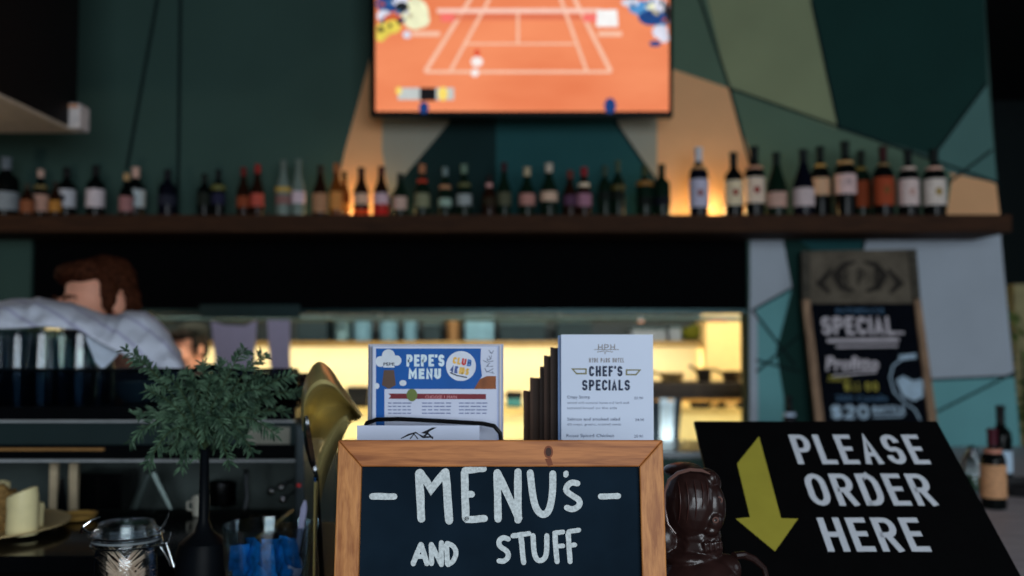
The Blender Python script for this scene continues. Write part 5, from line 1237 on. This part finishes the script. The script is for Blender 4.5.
# ------------------------------------------------------------------ herb sprigs in a slim bottle
HY = 1.30
hc_ = W(204, 500, HY)
vb = thing('slim_vase', 'slim dark bottle vase holding the bushy herb sprigs', 'vase', (hc_.x, HY, CZ))
vz = lambda py: W(204, py, HY).z-CZ
obj('vase_body', MB().lathe([(.03, .0005), (.034, .003), (.035, vz(556)), (.03, vz(542)), (.012, vz(531)), (.0068, vz(520)), (.0056, vz(452)), (.008, vz(449)), (.0065, vz(449)), (.005, vz(455))], (hc_.x, HY, CZ), 32), M('vase_dark_glass', (12, 15, 19), .4, spec=.05), vb)
sprg = thing('herb_sprigs', 'bushy dark green herb sprigs spilling from the slim vase over the coffee machine', 'plant', (hc_.x, HY, CZ+vz(452)))
stems = MB(); leaves = MB(); hr = random.Random(21)
ends = [(128, 352), (140, 362), (150, 392), (138, 415), (132, 440), (150, 462), (170, 378), (186, 372), (203, 366), (222, 366), (243, 352), (262, 356), (258, 378), (276, 380), (296, 392), (284, 412), (272, 432), (252, 452), (228, 462), (182, 466), (165, 430), (165, 405), (185, 400), (222, 392), (240, 405), (210, 380), (246, 425), (192, 425), (225, 430), (176, 447), (215, 445), (288, 376), (268, 398), (200, 410), (215, 398), (190, 385), (230, 382), (178, 400), (238, 418), (205, 435), (160, 418), (252, 390), (170, 448), (236, 440), (198, 455), (246, 400), (182, 412)]
root = Vector((hc_.x, HY, CZ+vz(448)))
for k, (ex, ey) in enumerate(ends):
    dY = hr.uniform(-.07, .07); e = W(ex, ey, HY+dY)
    mid = root.lerp(e, .45)+Vector((0, dY*.3, .03+.012*hr.random()))
    if ey > 425: mid.z += .028
    path = []
    for i in range(15):
        t_ = i/14; path.append(root*(1-t_)**2+mid*2*t_*(1-t_)+e*t_*t_)
    path = [root-Vector((0, 0, .0045))]+path
    stems.tube(path, [.0013*(1-.6*i/15) for i in range(16)], 5)
    for i in range(4, 16):
        p = path[i]; tg = (path[min(i+1, 15)]-path[i-1]).normalized()
        for q_ in range(9):
            side = tg.cross(Vector((hr.uniform(-1, 1), hr.uniform(-1, 1), hr.uniform(-1, 1)))).normalized()
            d = (side*hr.uniform(.7, 1.0)+tg*hr.uniform(.3, .9)).normalized(); Lf = hr.uniform(.009, .017); wdt = d.cross(Vector((0, 1, 0)))
            if wdt.length < .1: wdt = Vector((1, 0, 0))
            wdt = wdt.normalized()*hr.uniform(.0009, .0016)
            pp = p+tg*hr.uniform(-.004, .004)
            bend = Vector((0, 0, -.002))
            leaves.add([pp, pp+d*Lf*.4+wdt, pp+d*Lf*.8+wdt*.7+bend*.5, pp+d*Lf+bend, pp+d*Lf*.8-wdt*.7+bend*.5, pp+d*Lf*.4-wdt, pp+d*Lf*.45+d.cross(wdt).normalized()*.0007],
                       [(0,1,6),(1,2,6),(2,3,6),(3,4,6),(4,5,6),(5,0,6)])
obj('stems', stems, M('stem_green', (52, 66, 44), .7), sprg)
obj('leaves', leaves, M('herb_green', (84, 112, 88), .5, var=.3, scale=60, col2=(18, 38, 32)), sprg, smooth=False)

# ------------------------------------------------------------------ glass bowl with blue foil sachets
GY = 1.26
gc = W(268, 525, GY); gr_ = .056; rimz = W(268, 524, GY).z-CZ
gb = thing('glass_bowl', 'clear glass bowl of blue foil sachets left of the blackboard', 'bowl', (gc.x, GY, CZ))
obj('bowl_wall', MB().lathe([(.03, .0006), (.034, .002), (.045, .02), (gr_*.93, rimz*.6), (gr_, rimz), (gr_*.965, rimz), (gr_*.895, rimz*.6), (.041, .022), (.028, .006)], (gc.x, GY, CZ), 56), BOWLG, gb)
br_ = random.Random(9); nfo = 0
for k in range(27):
    a = k*2.4; lay = k//9; rad = (.026, .034, .038)[lay]*math.sqrt(((k % 9)+.3)/9)
    cx, cy, cz = gc.x+rad*math.cos(a), GY+rad*math.sin(a), CZ+.012+.026*lay+br_.uniform(0, .006)
    m_ = MB(); n1 = 6; hh = .034; ww = .024
    rotm = T((cx, cy, cz+.018)) @ Rz(br_.uniform(-50, 50)) @ Rx(br_.uniform(-25, 25)) @ Ry(br_.uniform(-28, 28))
    for i in range(n1+1):
        for j in range(n1+1):
            u_, v_ = i/n1-.5, j/n1-.5; th = .0045*max(0, (1-abs(u_)*2)*(1-abs(v_)*2))**.5
            m_.v.append(rotm @ Vector((u_*ww+.001*noise.noise(Vector((u_*9+k, v_*9, 0))), th+.0012*noise.noise(Vector((u_*8, v_*8, k))), v_*hh)))
    nv = len(m_.v)
    for i in range(n1+1):
        for j in range(n1+1):
            u_, v_ = i/n1-.5, j/n1-.5; th = .0045*max(0, (1-abs(u_)*2)*(1-abs(v_)*2))**.5
            m_.v.append(rotm @ Vector((u_*ww, -th-.0003, v_*hh)))
    for b_ in (0, nv):
        for i in range(n1):
            for j in range(n1):
                q4 = [b_+i*(n1+1)+j, b_+i*(n1+1)+j+1, b_+(i+1)*(n1+1)+j+1, b_+(i+1)*(n1+1)+j]; m_.f.append(q4); m_.m.append(0)
    o = obj('foil_sachet', m_, M('blue_foil', (20, 116, 196), .35, .2, var=.45, scale=90, bump=.8), loc=(cx, cy, cz)); finish(o, 'blue foil sachet lying in the clear glass bowl', 'sachet', 'blue foil sachets in the glass bowl')
# pale spoon resting in the bowl
spn = thing('pale_spoon', 'pale lilac spoon standing in the glass bowl against its rim', 'spoon', (gc.x+.03, GY, CZ+.03))
s0, s1 = W(297, 556, GY-.01), W(304, 508, GY-.03)
obj('spoon_handle', MB().tube([s0, s0.lerp(s1, .5), s1, s1+(s1-s0)*.15], [.0022, .004, .0045, .002], 8), M('spoon_lilac', (168, 170, 204), .3), spn)
obj('spoon_head', MB().lathe([(.0006+.009*math.sin(PI*k/8), -.014*math.cos(PI*k/8)) for k in range(9)], s0-Vector((.002, 0, .012)), 16, sy=.4), MATS['spoon_lilac'], spn)

# ------------------------------------------------------------------ folded gold metal ornament
GOLD = M('polished_gold', (228, 210, 140), .3, .6, var=.06)
gd = thing('gold_ornament', 'folded sheet of polished gold metal arching up beside the blackboard', 'ornament', (W(322, 560, 1.3).x, 1.3, CZ))
def down2(px, Y): return (px, 340+.3485/Y*1000)
G0 = [(302, 430), (301, 402), (306, 378), (317, 362), (330, 368), (343, 387), (353, 401), (363, 415)]
G1 = [(303.5, 430), (304, 408), (310, 392), (321, 384), (334, 387), (345, 399), (354, 408), (361, 417)]
G2 = [(307, 440), (311, 426), (317, 414), (327, 407), (338, 405), (347, 406), (353, 411), (358, 420)]
G3 = [(314, 478), (318, 462), (322, 450), (328, 438), (334, 428), (340, 420), (346, 416), (350, 424)]
G4 = [down2(314, 1.27), (317, 520), (320, 505), (323, 490), (327, 476), (331, 464), (336, 452), (342, 440)]
def crv(pts, Y, n=28):
    out = []; P_ = [Vector((*p, 0)) for p in pts]
    for k in range(n+1):
        t_ = k/n*(len(P_)-1); i = min(int(t_), len(P_)-2); f = t_-i
        p_1, p0_, p1_, p2_ = P_[max(i-1, 0)], P_[i], P_[i+1], P_[min(i+2, len(P_)-1)]
        q_ = .5*((2*p0_)+(p1_-p_1)*f+(2*p_1-5*p0_+4*p1_-p2_)*f*f+(3*p0_-p_1-3*p1_+p2_)*f**3); out.append(W(q_.x, q_.y, Y))
    return out
rows_ = [crv(G0, 1.345), crv(G1, 1.275), crv(G2, 1.39), crv(G3, 1.255), crv(G4, 1.29)]
m_ = MB(); NN = 29; ncr = 6; cc_ = []
for r_i in range(len(rows_)-1):
    for s in range(ncr):
        f = s/ncr; A = rows_[max(r_i-1, 0)]; B = rows_[r_i]; Cc = rows_[r_i+1]; D = rows_[min(r_i+2, len(rows_)-1)]
        cc_.append([.5*((2*B[k])+(Cc[k]-A[k])*f+(2*A[k]-5*B[k]+4*Cc[k]-D[k])*f*f+(3*B[k]-A[k]-3*Cc[k]+D[k])*f**3) for k in range(NN)])
cc_.append(rows_[-1])
for row in cc_: m_.v += row
for i in range(len(cc_)-1):
    for k in range(NN-1): m_.f.append([i*NN+k, i*NN+k+1, (i+1)*NN+k+1, (i+1)*NN+k]); m_.m.append(0)
go = obj('gold_sheet', m_, GOLD, gd); go.modifiers.new('s', 'SOLIDIFY').thickness = .0016
for v in go.data.polygons: v.use_smooth = True
bl = MB(); n_ = 14
for k in range(n_+1):
    t_ = k/n_; y_ = 416+62*t_; xc = 306+9*t_*t_+2*t_; hw = 3.6*math.sin(PI*(.12+.8*t_))+.6
    p_ = W(xc, y_, 1.25); bl.v += [p_+Vector((-hw*.00125, 0, 0)), p_+Vector((0, -.004, 0)), p_+Vector((hw*.00125, 0, 0)), p_+Vector((0, .001, 0))]
for k in range(n_):
    for j in range(4): bl.f.append([k*4+j, k*4+(j+1) % 4, (k+1)*4+(j+1) % 4, (k+1)*4+j]); bl.m.append(0)
obj('chrome_blade', bl, CHROME, gd)
obj('ornament_stem', MB().tube([W(316, 476, 1.25), W(319, 520, 1.30), Vector((W(324, 520, 1.36).x, 1.36, CZ+.004))], [.003, .003, .004], 8), CHROME, gd)
obj('ornament_foot', MB().lathe([(.022, .0005), (.024, .003), (.012, .006), (.006, .01)], (W(324, 520, 1.36).x, 1.36, CZ), 28), CHROME, gd)

# ================================================================== FAR RIGHT: plant and post beyond the wall end
a = W(1014, 284, 5.6)
struct('trim_5', MB().box((a.x, 5.6, 0), (a.x+.16, 5.76, a.z)), M('olive_plaster', (170, 160, 118), .8), smooth=False)
fp = thing('leafy_plant', 'speckled leafy plant in a pot beyond the end of the mural wall', 'plant', (W(1022, 380, 5.0).x+.05, 5.1, 0))
px_, py_ = W(1022, 380, 5.0).x+.08, 5.15
obj('plant_pot', MB().lathe([(.14, 0), (.18, .05), (.2, .4), (.18, .42), (.17, .38)], (px_, py_, 0), 24), M('pot_clay', (90, 70, 60), .7), fp)
obj('plant_stem', MB().tube([(px_, py_, .3), (px_+.02, py_, .9), (px_, py_, 1.35)], [.02, .015, .006], 8), M('stem_green'), fp)
lv = MB(); lr_ = random.Random(4)
for k in range(150):
    p = Vector((px_+lr_.gauss(0, .07), py_+lr_.gauss(0, .07), lr_.uniform(.75, 1.5))); d = Vector((lr_.uniform(-1, 1), lr_.uniform(-1, 1), lr_.uniform(-.3, .8))).normalized(); s = d.cross(Vector((0, 0, 1))).normalized()*.02
    lv.add([p, p+d*.04+s, p+d*.1, p+d*.04-s], [(0, 1, 2), (0, 2, 3)])
obj('plant_leaves', lv, M('plant_leaf', (120, 140, 80), .5, var=.5), fp, smooth=False)

for o in bpy.data.objects:
    if 'wl' in o: del o['wl']
